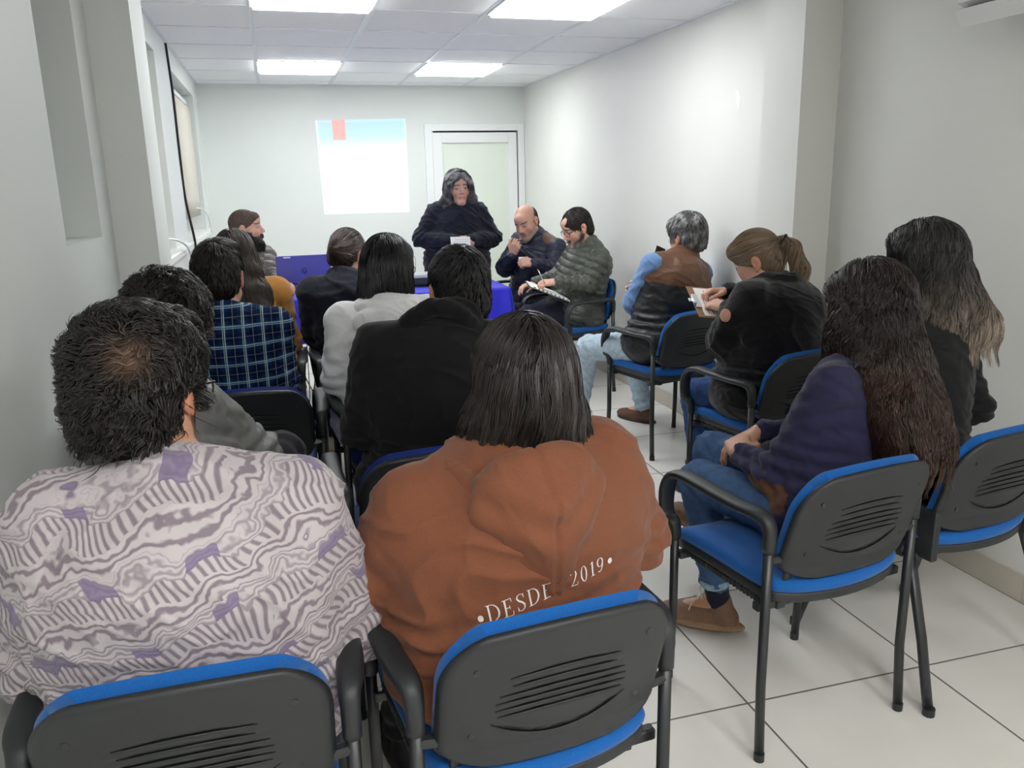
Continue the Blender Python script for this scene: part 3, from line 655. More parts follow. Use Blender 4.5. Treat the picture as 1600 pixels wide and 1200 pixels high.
def head(v, Hc, M, s=1.0, face=True, jaw=1.0):
    T = lambda x, y, z: Hc+(A(x, y, z)*s)@M
    E = lambda c, r, k=.015, mode='u': v.ell(T(*c), A(*r)*s, M, k, mode)
    K = lambda a, b, ra, rb, k=.012, mode='u': v.cap(T(*a), T(*b), ra*s, rb*s, k, mode)
    E((0, -.012, .035), (.074, .093, .082), .03); E((0, .03, -.025), (.061, .06, .08), .03)
    K((.048*jaw, .0, -.06), (.012, .062, -.098), .022, .02, .03); K((-.048*jaw, .0, -.06), (-.012, .062, -.098), .022, .02, .03); K((-.01, .07, -.1), (.01, .07, -.1), .019, .019, .02)
    if face:
        E((0, .07, -.055), (.034, .028, .035), .02)
        K((-.036, .074, .020), (.036, .074, .020), .0135, .0135, .016); E((0, .07, .05), (.045, .03, .035), .02)
        for q in (-1, 1):
            E((q*.043, .058, -.03), (.022, .024, .024), .02)
            E((q*.031, .093, .001), (.017, .012, .0095), .008, 's'); E((q*.031, .0765, .0), (.0135, .0125, .0125), .003)
            K((q*.018, .0885, .0075), (q*.044, .080, .0065), .0034, .003, .004)
            E((q*.0115, .0985, -.034), (.0085, .010, .0075), .006)
        K((0, .086, .012), (0, .108, -.026), .0075, .0115, .008); E((0, .108, -.03), (.010, .010, .009), .006)
        K((-.019, .0915, -.0585), (.019, .0915, -.0585), .0052, .0052, .005); K((-.016, .0915, -.068), (.016, .0915, -.068), .0065, .0065, .006)
        K((-.024, .098, -.0628), (.024, .098, -.0628), .0022, .0022, .004, 's')
        E((0, .08, -.098), (.02, .015, .014), .015)
    for q in (-1, 1):
        Me = rotm(0, 0, 0); E((q*.0785, -.008, -.006), (.0085, .019, .032), .006); E((q*.083, -.012, .004), (.007, .018, .022), .005)
        E((q*.088, .0, -.002), (.0065, .0095, .017), .004, 's'); E((q*.076, .002, -.034), (.007, .008, .009), .005)
SKIN = {'mid': srgb(196, 146, 120), 'tan': srgb(176, 122, 96), 'light': srgb(208, 162, 142), 'rosy': srgb(212, 166, 148)}
def paint_skin(Hc, M, s, skin, brow=(.03, .02, .02), beard=None, scalp=None):
    def f(V, c):
        c[:] = skin[:3]; q = (V-Hc)@M.T/s; x, y, z = np.abs(q[:, 0]), q[:, 1], q[:, 2]; fr = y > .06
        near = ((q**2).sum(1) < .155**2)*1.0
        def mix(m, col, a=1.0): m = (np.clip(m, 0, 1)*near)[:, None]*a; c[:] = c*(1-m)+np.array(col[:3])*m
        blush = np.exp(-((x-.043)**2+(z+.03)**2)/.0005)*fr; mix(blush, (skin[0]*1.02, skin[1]*.74, skin[2]*.7), .5)
        mix(np.exp(-(x**2+(z+.03)**2)/.0002)*(y > .095), (skin[0], skin[1]*.75, skin[2]*.7), .5)
        ear = (x > .074)*(np.abs(z) < .05)*(y < .03); mix(ear.astype(float), (skin[0]*1.0, skin[1]*.72, skin[2]*.66), .55)
        mix(((x < .025)*(np.abs(z+.0632) < .0085)*(y > .084)).astype(float), (skin[0]*.78, skin[1]*.5, skin[2]*.5))
        mix((np.abs(z-.0245-.1*(.03-np.abs(x-.03))*.4) < .0042)*(x > .012)*(x < .052)*(y > .055)*1.0, brow, .85)
        ex = x-.031; ed = (ex/.0135)**2+(z/.0055)**2; on = fr*(y < .096)
        mix((ed < 1.6)*on*1.0, (skin[0]*.5, skin[1]*.42, skin[2]*.42), .8); mix((ed < 1)*on*1.0, (.62, .58, .55)); mix(((ex/.006)**2+(z/.0058)**2 < 1)*on*1.0, (.03, .02, .015))
        if beard is not None:
            b = beard; m = ((z < -.058+np.where(y < .045, .03, 0))*(z > -.14)*(y > .01)*(x < .08))|((np.abs(z+.051) < .006)*(x < .03)*(y > .08))
            m = m*~((x < .022)*(np.abs(z+.063) < .008))*~((z > -.05)*(y > .05)*(x < .032)*(y > .075)*(z > -.045)); mix(m*1.0, b[:3], b[3] if len(b) > 3 else .8)
        return c
    return f
def ringpts(c, M, R, n=20, ry=None, a0=0, a1=2*PI, dz=None):
    ry = R if ry is None else ry
    return [c+M[0]*R*math.cos(a)+M[1]*ry*math.sin(a)+M[2]*(dz(a) if dz else 0) for a in np.linspace(a0, a1, n)]
def ring(v, pts, r, k=.01):
    for i in range(len(pts)-1):
        v.cap(pts[i], pts[i+1], r if np.isscalar(r) else r[i], r if np.isscalar(r) else r[i+1], k)

class P:
    """one seated or standing figure; every point is in world metres"""
    def __init__(s, label, base, Pv, S, yaw, Hc, hyaw, hpitch=0, hroll=0, sw=.17, g=1.0, hs=1.0, skin='mid', arms=(None, None), legs=(None, None), h=.0065,
                 lean_roll=0, face=False, beard=None, brow=(.03, .02, .02), hands=(None, None), standing=False, neck=.05, curl=(.35, .5, .4), handk=1.0):
        s.Pv, s.S, s.Hc = A(*Pv), A(*S), A(*Hc); s.base = A(base[0], base[1], 0); s.hs = hs; s.sw = sw; s.g = g; s.h = h; s.standing = standing
        s.root = empty('person', tuple(s.base), label=label, cat='person'); s.M0 = rotm(yaw); s.HM = rotm(hyaw, hpitch, hroll); s.skin = SKIN[skin]
        u = unit(s.S-s.Pv); r = s.M0[0]-u*(s.M0[0]@u); r = unit(r*math.cos(lean_roll)-u*math.sin(lean_roll)); s.r = r; s.u = unit(np.cross(r, np.cross(u, r))); s.f = np.cross(s.u, s.r); s.M = np.array([s.r, s.f, s.u])
        s.N = s.S+s.u*.045; s.sh = [s.S-s.r*sw, s.S+s.r*sw]; s.arm = []; f, R = s.M0[1], s.M0[0]
        for i, sd in enumerate((-1, 1)):
            a = arms[i]
            if a is None: e = s.sh[i]+R*sd*.055-A(0, 0, .26)+f*.05; w = A(*(s.Pv+f*.24+R*sd*.07)); w[2] = s.Pv[2]+.10; a = (e, w)
            s.arm.append((A(*a[0]), A(*a[1])))
        s.leg = []
        for i, sd in enumerate((-1, 1)):
            l = legs[i]; hip = s.Pv+R*sd*.09-A(0, 0, .01)
            if l is None:
                if standing: kn = hip+f*.02; kn[2] = s.Pv[2]*.53; an = A(*(hip-f*.01)); an[2] = .09; l = (kn, an, f)
                else: kn = hip+f*.42+R*sd*.04; kn[2] = .505; an = kn+f*.03+R*sd*.0; an[2] = .09; l = (kn, an, f)
            s.leg.append((hip, A(*l[0]), A(*l[1]), unit(l[2])))
        # ---- body, one continuous surface
        v = Vol(); t = .85
        v.ell(s.S*.75+s.Pv*.25, (sw*.86*min(g, 1.1), .09*g, .19), s.M, .05); v.ell(s.S*.4+s.Pv*.6, (.13*g, .095*g, .17), s.M, .05); v.ell(s.Pv, (.15*g, .11*g, .12), s.M, .05)
        v.cap(s.sh[0], s.sh[1], .045, .045, .04); v.cap(s.S-s.u*.02-s.f*.01, s.N+s.u*.01, .06, .052, .04)
        v.cap(s.N, s.Hc+A(0, -.02, -.075)@s.HM, neck+.004, neck, .025)
        head(v, s.Hc, s.HM, hs, face)
        for i, sd in enumerate((-1, 1)):
            e, w = s.arm[i]; v.cap(s.sh[i], e, .042, .036, .02); v.cap(e, w, .036, .0245, .012)
            hd = hands[i]
            if hd is None: d = unit(unit(w-e)+A(0, 0, -.25)+s.M0[0]*(-sd)*.3); n = A(0, 0, -1)-s.M0[0]*sd*.2; cu = curl
            else: d, n = hd[0], hd[1]; cu = hd[2] if len(hd) > 2 else curl
            if hands[i] != 'none': hand(v, w, d, n, sd, cu, handk)
            hip, kn, an, fd = s.leg[i]; v.cap(hip, kn, .07, .05, .03); v.cap(kn, an, .045, .03, .02); v.cap(an, an+fd*.12-A(0, 0, .045), .03, .022, .02)
        s.bv = v; s.body, V, F = volobj('body', v, h, m_skin, s.root, s.skin, None, 1 if face else 2, paint_skin(s.Hc, s.HM, hs, s.skin, brow, beard), s.base)
    def off(s, o): return o
    def T(s, x, y, z): return s.Hc+(A(x, y, z)*s.hs)@s.HM
    def top(s, name, col, m, loose=1.0, collar='crew', wr=.005, wsc=16, seed=1, hem=.0, sleeve=(1, 1), h=None, extra=None, paint=None, disp=None, bat=0, wrist=.03, quilt=0, ccol=None, chest=1.0, sl=1.0, nosleeve=False, shoulder=1.0):
        v = Vol(); g = s.g*loose; S, Pv, M, u, f, r = s.S, s.Pv, s.M, s.u, s.f, s.r; sw = s.sw
        v.ell(S*.74+Pv*.26, ((sw*.98+.012)*min(1.06, loose)*chest, .122*g, .20), M, .06); v.ell(S*.88+Pv*.12-f*.03*g, (sw*.92*chest, .10*g, .12), M, .05)
        v.ell(S*.42+Pv*.58+f*.01, (.165*g, .128*g, .18), M, .06); v.ell(Pv+u*.02-f*.005, (.182*g, .138*g, .145), M, .06)
        if hem: v.ell(Pv-u*hem*.5, (.185*g, .14*g, .10+hem*.5), M, .05)
        v.cap(s.sh[0]-u*.005, s.sh[1]-u*.005, .060*shoulder*loose, .060*shoulder*loose, .05)
        for sd in (-1, 1): v.cap(S+r*sd*sw*.62+u*.012, s.N+r*sd*.03+u*.005-f*.008, .048*shoulder, .045, .05)
        v.cap(S-f*.03, s.N-f*.02, .075, .06, .04)
        if not nosleeve:
            for i in (0, 1):
                e, w = s.arm[i]; d = unit(w-e); L = np.linalg.norm(w-e); we = w-d*wrist*.4
                v.cap(s.sh[i], e, .060*sl*loose, .052*sl*loose, .026); v.cap(e, we, .052*sl*loose, .036*sl*loose**.5, .02)
                if bat: v.ell((s.sh[i]+e)/2*.6+(S*.5+Pv*.5)*.4, (.11, .07, .17), M, .06)
                ring(v, ringpts(we, np.array(_perp(d)), .030*loose, 10), .0075, .006)   # cuff
        else:
            for i in (0, 1): v.cap(s.sh[i]-s.r*(.045 if i else -.045), s.sh[i]-s.r*(.03 if i else -.03)-u*.03, .074, .068, .03)
        N = s.N
        nd = unit(s.T(0, -.02, -.075)-N)
        CM = np.array([r, unit(np.cross(nd, r)), nd])
        if collar == 'crew': ring(v, ringpts(N+nd*.004, CM, .066, 18, .062), .010, .008)
        if collar == 'shirt':
            for i, (dz_, R_, r_) in enumerate(((.0, .073, .011), (.014, .071, .009), (.026, .069, .007))): ring(v, ringpts(N+nd*dz_-f*.006, CM, R_, 24, .074), r_, .008)
            ring(v, ringpts(N-nd*.006-f*.008, CM, .083, 24, .084, PI*.98, PI*2.02), .0075, .005)
        if collar == 'high': v.cap(N-nd*.01, N+nd*.05, .080, .071, .02); ring(v, ringpts(N+nd*.052, CM, .066, 20, .068), .010, .01)
        if collar == 'turtle':
            for dz_, R_ in ((.0, .072), (.022, .068), (.044, .066)): ring(v, ringpts(N+nd*dz_, CM, R_, 20), .0155, .008)
        if collar == 'scarf':
            ring(v, ringpts(N-nd*.004-f*.01, CM, .104, 24, .104, dz=lambda a: .012*math.sin(a*2)), .024, .008); ring(v, ringpts(N+nd*.030-f*.012, CM, .086, 24, .09, dz=lambda a: -.008*math.sin(a*2+1)), .020, .007); ring(v, ringpts(N+nd*.05-f*.012, CM, .068, 20, .072), .014, .01)
        if extra: extra(v, s)
        s.tv = v; s.CM = CM; rel = s.base
        def dsp(V):
            d = wr*1.25*folds(V-rel, wsc, seed, 1.3)
            if not nosleeve:
                for i in (0, 1):      # creases gather at the elbows and the armpits
                    e, w = s.arm[i]; q = np.linalg.norm(V-e, axis=1); d = d+.006*np.exp(-(q/.085)**2)*np.sin(((V-e)@unit(w-s.sh[i]))*160+np.sin(V[:, 0]*40)*1.3)
                    q = np.linalg.norm(V-(s.sh[i]-u*.09), axis=1); d = d+.005*np.exp(-(q/.08)**2)*np.sin(((V-s.sh[i])@unit(u+f*.3))*120+V[:, 1]*30)
            wst = (V-Pv)@u; d = d+.006*np.exp(-((wst-.1)/.07)**2)*np.sin(wst*140+np.sin(((V-Pv)@r)*22)*1.6)
            if quilt:
                al = (V-Pv)@u
                if not nosleeve:
                    for i in (0, 1):
                        e, w = s.arm[i]; best = np.full(len(V), 9.); bl = np.zeros(len(V))
                        for a, b, o in ((s.sh[i], e, 0), (e, w, .26)):
                            ba = b-a; tt = np.clip((V-a)@ba/(ba@ba), 0, 1); dd = np.linalg.norm(V-a-tt[:, None]*ba, axis=1); m = dd < best; best = np.where(m, dd, best); bl = np.where(m, o+tt*np.linalg.norm(ba), bl)
                        al = np.where(best < .085, bl, al)
                q = np.abs(np.sin(PI*al/quilt)); d = d+.009*np.sqrt(q)-.007+.003*wav(V-rel, 60, 4)
            if disp: d = d+disp(V, s)
            return d
        s.topo, s.tV, s.tF = volobj(name, v, h or s.h*1.05, m, s.root, col, dsp, 2, paint, rel); return s.topo
    def pants(s, col, m=None, loose=1.0, cuff=.09, name='trousers', seed=3, wide=1.0):
        v = Vol(); M = s.M; g = s.g
        v.ell(s.Pv-s.M0[2]*.005+s.M0[1]*.01, (.172*g, .135*g, .12), s.M0, .05)
        for hip, kn, an, fd in s.leg:
            d = unit(an-kn); e = kn+d*(np.linalg.norm(an-kn)-.02+(.09-cuff)); v.cap(hip, kn, .086*min(g, 1.15)*loose, .066*loose, .045); v.cap(kn, e, .064*loose, .050*loose*wide, .02)
            ring(v, ringpts(e, np.array(_perp(d)), .044*loose*wide, 12), .008, .006)
        rel = s.base
        def dsp(V):
            d = .004*folds(V-rel, 15, seed)
            for hip, kn, an, fd in s.leg:
                q = np.linalg.norm(V-kn, axis=1); d = d+.006*np.exp(-(q/.09)**2)*np.sin(((V-kn)@unit(an-hip))*120); q = np.linalg.norm(V-an, axis=1); d = d+.006*np.exp(-(q/.1)**2)*np.sin(((V-an)@unit(an-kn))*110+V[:, 0]*20)
            return d
        return volobj(name, v, s.h*1.15, m or m_denim, s.root, col, dsp, 2, None, rel)[0]
    def shoes(s, col, sole=(.05, .045, .04), lace=None, name='shoe', h=.006, high=1.0):
        for hip, kn, an, fd0 in s.leg:
            fd = fd0; rt = unit(np.cross(fd, (0, 0, 1))); up = unit(np.cross(rt, fd)); M = np.array([rt, fd, up]); v = Vol(); b = an-up*.09*1.0
            v.cap(b+fd*-.02+up*.045, b-fd*.005+up*.092*high, .036, .038, .02); v.ell(b+fd*.04+up*.038, (.040, .10, .042), M, .02); v.ell(b+fd*.125+up*.03, (.046, .075, .034), M, .02); v.ell(b-fd*.025+up*.03, (.036, .04, .035), M, .02)
            v.ell(b+fd*.055+up*.008, (.051, .145, .022), M, .004); q = .35
            v.add(lambda X, Y, Z, b=b, up=up: (X-b[0])*up[0]+(Y-b[1])*up[1]+(Z-b[2])*up[2], b-q, b+q, .003, 's')
            def pt(V, c, b=b, up=up): z = (V-b)@up; c[z < .022] = sole[:3]; return c
            o, V, F = volobj(name, v, h, m_leather, s.root, col, None, 1, pt, s.base)
            if lace is not None:
                bm = bmesh.new(); O = b-s.base
                for i in range(4):
                    y = .055+.022*i; z = .083-.013*i
                    for sd in (-1, 1): sweep(bm, [O+fd*y+rt*sd*.024+up*(z-.008), O+fd*(y+.006)+up*(z+.002), O+fd*(y+.015)-rt*sd*.024+up*(z-.011)], .003, seg=6)
                T0 = O+fd*.05+up*.095
                for sd in (-1, 1): sweep(bm, catmull([T0, T0+rt*sd*.03+up*.025, T0+rt*sd*.045+fd*.02+up*.01, T0+fd*.01], 5), .0028, seg=6); sweep(bm, catmull([T0, T0+rt*sd*.02+fd*.03-up*.01, T0+rt*sd*.04+fd*.04-up*.035], 4), .0026, seg=6)
                me = bm_obj('lace', bm, mat('lace', srgb(205, 195, 178), .9), o, True)
    def glasses(s, col, lens=True, name='glasses', shape=.8):
        bm = bmesh.new(); T = lambda x, y, z: s.T(x, y, z)-s.base; fwd = s.HM[1]
        for q in (-1, 1):
            pts = []
            for a in np.linspace(0, 2*PI, 25):
                ca, sa = math.cos(a), math.sin(a); pts.append(T(q*.034+.027*math.copysign(abs(ca)**shape, ca), .103-abs(q*.034+.027*ca)*.12, -.002+.019*math.copysign(abs(sa)**shape, sa)))
            sweep(bm, pts, .0018, seg=6, up=fwd); sweep(bm, catmull([T(q*.061, .094, .006), T(q*.074, .075, .008), T(q*.083, .0, .006), T(q*.082, -.02, -.008)], 4), .0024, .0015, seg=6, up=(0, 0, 1))
        sweep(bm, catmull([T(-.009, .103, .002), T(0, .108, .005), T(.009, .103, .002)], 4), .0018, seg=6, up=fwd)
        return bm_obj(name, bm, mat('spectacle_%s' % name if 0 else 'frame_%d' % int(sum(col[:3])*1000), col, .3, .5), s.root, True)
    # ---------- hair
    def hairvol(s, t=.018, nape=-.08, temple=1.0, face=1.0, extra=None, back=1.0):
        v = Vol(); q = s.hs; T = s.T; M = s.HM; s._nape = nape
        v.ell(T(0, -.012, .037), A(.075+t, .094+t, .084+t)*q, M, .02); v.ell(T(0, -.05*back, -.03), A(.066+t*.8, .052+t*.6, .075)*q, M, .03)
        v.ell(T(0, .066, .060), A(.047+t*.7, .030+t*.6, .036+t*.7)*q, M, .02)
        if extra: extra(v, s)
        v.ell(T(0, .125, -.05), A(.072, .085, .118)*face*q, M, .012, 's')
        if temple:
            for sd in (-1, 1): v.ell(T(sd*.098, .026, -.052), A(.034, .050, .058)*temple*q, M, .01, 's')
        if nape is not None: v.ell(T(0, .0, nape-.105), A(.14, .16, .10)*q, M, .012, 's')
        return v
    def hair(s, v, col, n=2500, steps=8, ds=.006, width=.0011, dirfn=None, wave=(.002, 60), seed=2, tip=None, var=.25, lift=.004, h=.006, base=.6, skipfn=None, colfn=None, lump=.003, volpaint=None, name='hair', gravity=.0, lsc=45, free=True, clump=.55, nclump=420, faceskip=True, zmin=None, xmax=None):
        rel = s.base; rg = np.random.default_rng(seed); col = np.array(col[:3]); tip = col if tip is None else np.array(tip[:3])
        vp = volpaint or (lambda V, c: (colfn(V, c*0+col)*base if colfn else c))
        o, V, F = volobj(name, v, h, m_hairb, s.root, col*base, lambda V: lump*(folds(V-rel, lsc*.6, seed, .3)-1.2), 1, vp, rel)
        P0 = V[rg.integers(0, len(V), n)]+rg.normal(0, h*.5, (n, 3)); G = v.grad(P0); P0 = P0-G*v.ev(P0)[:, None]
        if skipfn is not None: k = ~skipfn(P0); P0 = P0[k]
        n = len(P0); pts = [P0.copy()]; Pc = P0.copy(); lf = rg.uniform(.1, 1, n)*lift; nb = []; ph = wav(P0-rel, 22, seed+3)*5+rg.normal(0, .35, n); fz = np.zeros(n, bool)
        for i in range(steps):
            G = v.grad(Pc); D = dirfn(Pc, P0); D = D-G*(D*G).sum(1)[:, None]*(~fz)[:, None]; D /= np.linalg.norm(D, axis=1, keepdims=True)+1e-9
            Pn = Pc+D*ds; e = v.ev(Pn); G2 = v.grad(Pn); low = (G2[:, 2] < -.45) & free; fz |= low
            Pn = np.where(fz[:, None], Pn, Pn-G2*(e-lf*(.3+.7*(i+1)/steps))[:, None]); nb.append(np.cross(D, G2)); Pc = Pn; pts.append(Pn)
        nb.append(nb[-1]); pts = np.array(pts); nb = np.array(nb); m = steps+1; tt = np.arange(m)/steps
        am, fq = wave; s_ = np.arange(m)*ds; ramp = np.minimum(1, tt*2.0)
        Gn = v.grad(P0); pts = pts+nb*(am*ramp[:, None]*np.sin(fq*s_[:, None]+ph[None]))[..., None]+Gn[None]*(am*.7*ramp[:, None]*np.cos(fq*s_[:, None]*.9+ph[None]*1.3))[..., None]
        if clump:
            gi = rg.choice(n, min(nclump, n), replace=False); own = np.empty(n, int)
            for a0 in range(0, n, 1500): own[a0:a0+1500] = gi[((P0[a0:a0+1500, None]-P0[gi][None])**2).sum(2).argmin(1)]
            k = clump*rg.uniform(.5, 1.2, n)[None]*(tt[:, None]**.8); pts = pts+(pts[:, own]-pts)*np.minimum(k, .95)[..., None]
        if faceskip:
            q = (pts-s.Hc)@s.HM.T/s.hs; bad = ((np.abs(q[..., 0]) < .052)*(q[..., 1] > .062)*(q[..., 2] < .052)).any(0); pts = pts[:, ~bad]; n = pts.shape[1]; P0 = P0[~bad]
        if zmin is not None or xmax is not None:
            bad = (pts[..., 2] < (zmin or -9)).any(0)|(np.abs((pts-s.Hc)@s.M0[0]) > (xmax or 9)).any(0); pts = pts[:, ~bad]; n = pts.shape[1]; P0 = P0[~bad]
        if name == 'hair' and getattr(s, '_nape', None) is not None:
            q = (pts-s.Hc)@s.HM.T/s.hs; bad = ((q[..., 2] < s._nape-.004)|((np.abs(q[..., 0]) > .055)*(q[..., 1] > -.012)*(q[..., 2] < -.040))).any(0); pts = pts[:, ~bad]; n = pts.shape[1]; P0 = P0[~bad]
        wd = width*rg.uniform(.7, 1.4, n)[None]*np.clip(1.15-tt**3*1.0, .15, 1)[:, None]
        d = np.gradient(pts, axis=0); d /= np.linalg.norm(d, axis=2, keepdims=True)+1e-9; b = np.cross(d, np.array([.3, .2, .93])); b /= np.linalg.norm(b, axis=2, keepdims=True)+1e-9; c = np.cross(d, b)
        K = 3; ang = 2*PI*np.arange(K)/K
        VV = pts[:, :, None, :]+wd[:, :, None, None]*(b[:, :, None, :]*np.cos(ang)[None, None, :, None]+c[:, :, None, :]*np.sin(ang)[None, None, :, None])
        VV = VV.reshape(-1, 3)-rel; I = np.arange(m*n*K).reshape(m, n, K); a = I[:-1]; e = I[1:]
        FF = np.stack([a, np.roll(a, -1, 2), np.roll(e, -1, 2), e], -1).reshape(-1, 4)
        me = np_mesh(name+'_strands', VV, FF)
        base_c = col[None, None]*(1-tt[:, None, None])+tip[None, None]*tt[:, None, None]; base_c = np.broadcast_to(base_c, (m, n, 3)).copy()
        if colfn is not None: base_c = colfn(pts.reshape(-1, 3), base_c.reshape(-1, 3)).reshape(m, n, 3)
        base_c *= (1+var*rg.normal(0, 1, n)).clip(.35, 2.4)[None, :, None]*(1+.25*wav(P0-rel, 60, seed+9))[None, :, None]
        set_col(me, np.repeat(base_c.reshape(-1, 3), K, 0).clip(0.002, 1)); so = link(name+'_strands', me, m_hair, o); tag(so, kind='stuff'); return o
    def crownflow(s, c=(0, -.06, .12), down=.0, fwd=0, swirl=0, jit=.3, seed=5):
        c = s.T(*c)
        def f(Pq, P0):
            d = Pq-c; d = d/(np.linalg.norm(d, axis=1, keepdims=True)+1e-9); j = np.stack([wav(P0-s.base, 70, seed+i, 3) for i in range(3)], 1)
            return d+A(0, 0, -down)+s.HM[1]*fwd+np.cross(d, s.HM[2])*swirl+j*jit
        return f
    def fallflow(s, back=.3, jit=.12, seed=5, side=.25, sc=30):
        def f(Pq, P0):
            q = (Pq-s.Hc)@s.HM.T; j = np.stack([wav(Pq-s.base, sc, seed+i, 3) for i in range(3)], 1); up = np.clip(q[:, 2]/.1, 0, 1)[:, None]
            fr = np.clip((q[:, 1]-.02)/.05, 0, 1)[:, None]*np.clip(1.6-np.abs(q[:, 0])/.045, 0, 1)[:, None]*np.clip((q[:, 2]+.02)/.05, 0, 1)[:, None]
            return A(0, 0, -1)*(1-.8*fr)+s.HM[0]*np.where(q[:, 0] > -.012, 1, -1)[:, None]*fr*1.6-s.HM[1]*back*up+s.HM[0]*(np.sign(q[:, 0])*side)[:, None]*up+j*jit
        return f
def _perp(d):
    a = unit(np.cross(d, (0, 0, 1) if abs(d[2]) < .9 else (1, 0, 0))); b = np.cross(d, a); return a, b, d

# ------------------------------------------------ special cloth patterns
def mk_swirl():
    m = bpy.data.materials.new('swirl_print'); m.use_nodes = True; nt = m.node_tree; N = nt.nodes; L = nt.links; b = N['Principled BSDF']
    tc = N.new('ShaderNodeTexCoord')
    def nz(scale, det=2): n = N.new('ShaderNodeTexNoise'); n.inputs['Scale'].default_value = scale; n.inputs['Detail'].default_value = det; L.new(tc.outputs['Object'], n.inputs['Vector']); return n
    def M(op, a, b_=None, c=None):
        n = N.new('ShaderNodeMath'); n.operation = op
        for i, x in enumerate((a, b_, c)):
            if x is None: continue
            if isinstance(x, (int, float)): n.inputs[i].default_value = x
            else: L.new(x, n.inputs[i])
        return n.outputs[0]
    sp = N.new('ShaderNodeSeparateXYZ'); L.new(tc.outputs['Object'], sp.inputs[0]); X, Y, Z = sp.outputs
    d0 = M('ADD', M('MULTIPLY', Z, 1.0), M('MULTIPLY', X, -.30))
    n1 = nz(7, 1.5); n2 = nz(24, 2); n3 = nz(4, 1)
    w = M('ADD', d0, M('ADD', M('MULTIPLY', M('SUBTRACT', n1.outputs[0], .5), .16), M('MULTIPLY', M('SUBTRACT', n2.outputs[0], .5), .055)))
    band = M('FRACT', M('MULTIPLY', w, 9.5))                      # 0..1 across one 105 mm band
    # main double white line
    line = M('SINE', M('MULTIPLY', w, 2*PI*58)); lm = M('LESS_THAN', band, .42)
    # fine cross hatching in the middle of the band
    ax = M('ADD', M('ADD', M('MULTIPLY', X, 1), M('MULTIPLY', Z, .55)), M('MULTIPLY', M('SUBTRACT', n1.outputs[0], .5), .10)); hat = M('SINE', M('MULTIPLY', ax, 2*PI*72))
    hm = M('MULTIPLY', M('GREATER_THAN', band, .42), M('LESS_THAN', band, .74))
    fine = M('SINE', M('MULTIPLY', w, 2*PI*105)); fm = M('GREATER_THAN', band, .74)
    v = M('ADD', M('ADD', M('MULTIPLY', line, lm), M('MULTIPLY', hat, hm)), M('MULTIPLY', M('MULTIPLY', fine, .45), fm))
    mr = N.new('ShaderNodeMapRange'); L.new(v, mr.inputs[0]); mr.inputs[1].default_value = -.75; mr.inputs[2].default_value = .35
    cr = N.new('ShaderNodeMix'); cr.data_type = 'RGBA'; L.new(mr.outputs[0], cr.inputs[0]); cr.inputs[6].default_value = srgb(134, 122, 132); cr.inputs[7].default_value = srgb(190, 182, 186)
    # violet blotches
    pb = M('MULTIPLY', M('GREATER_THAN', M('SINE', M('ADD', M('MULTIPLY', ax, 2*PI*6.2), M('MULTIPLY', n3.outputs[0], 9))), .62), M('MULTIPLY', M('GREATER_THAN', band, .73), M('LESS_THAN', band, .93)))
    mx = N.new('ShaderNodeMix'); mx.data_type = 'RGBA'; L.new(M('MULTIPLY', pb, .8), mx.inputs[0]); L.new(cr.outputs[2], mx.inputs[6]); mx.inputs[7].default_value = srgb(118, 104, 138)
    L.new(mx.outputs[2], b.inputs['Base Color']); b.inputs['Roughness'].default_value = .95; b.inputs['Specular IOR Level'].default_value = .1
    b.inputs['Sheen Weight'].default_value = .2
    bp = N.new('ShaderNodeBump'); bp.inputs['Strength'].default_value = .35; bp.inputs['Distance'].default_value = .0015; L.new(mr.outputs[0], bp.inputs['Height'])
    n4 = nz(500, 2); bp2 = N.new('ShaderNodeBump'); bp2.inputs['Strength'].default_value = .5; bp2.inputs['Distance'].default_value = .0012; L.new(n4.outputs[0], bp2.inputs['Height']); L.new(bp.outputs[0], bp2.inputs['Normal']); L.new(bp2.outputs[0], b.inputs['Normal'])
    return m
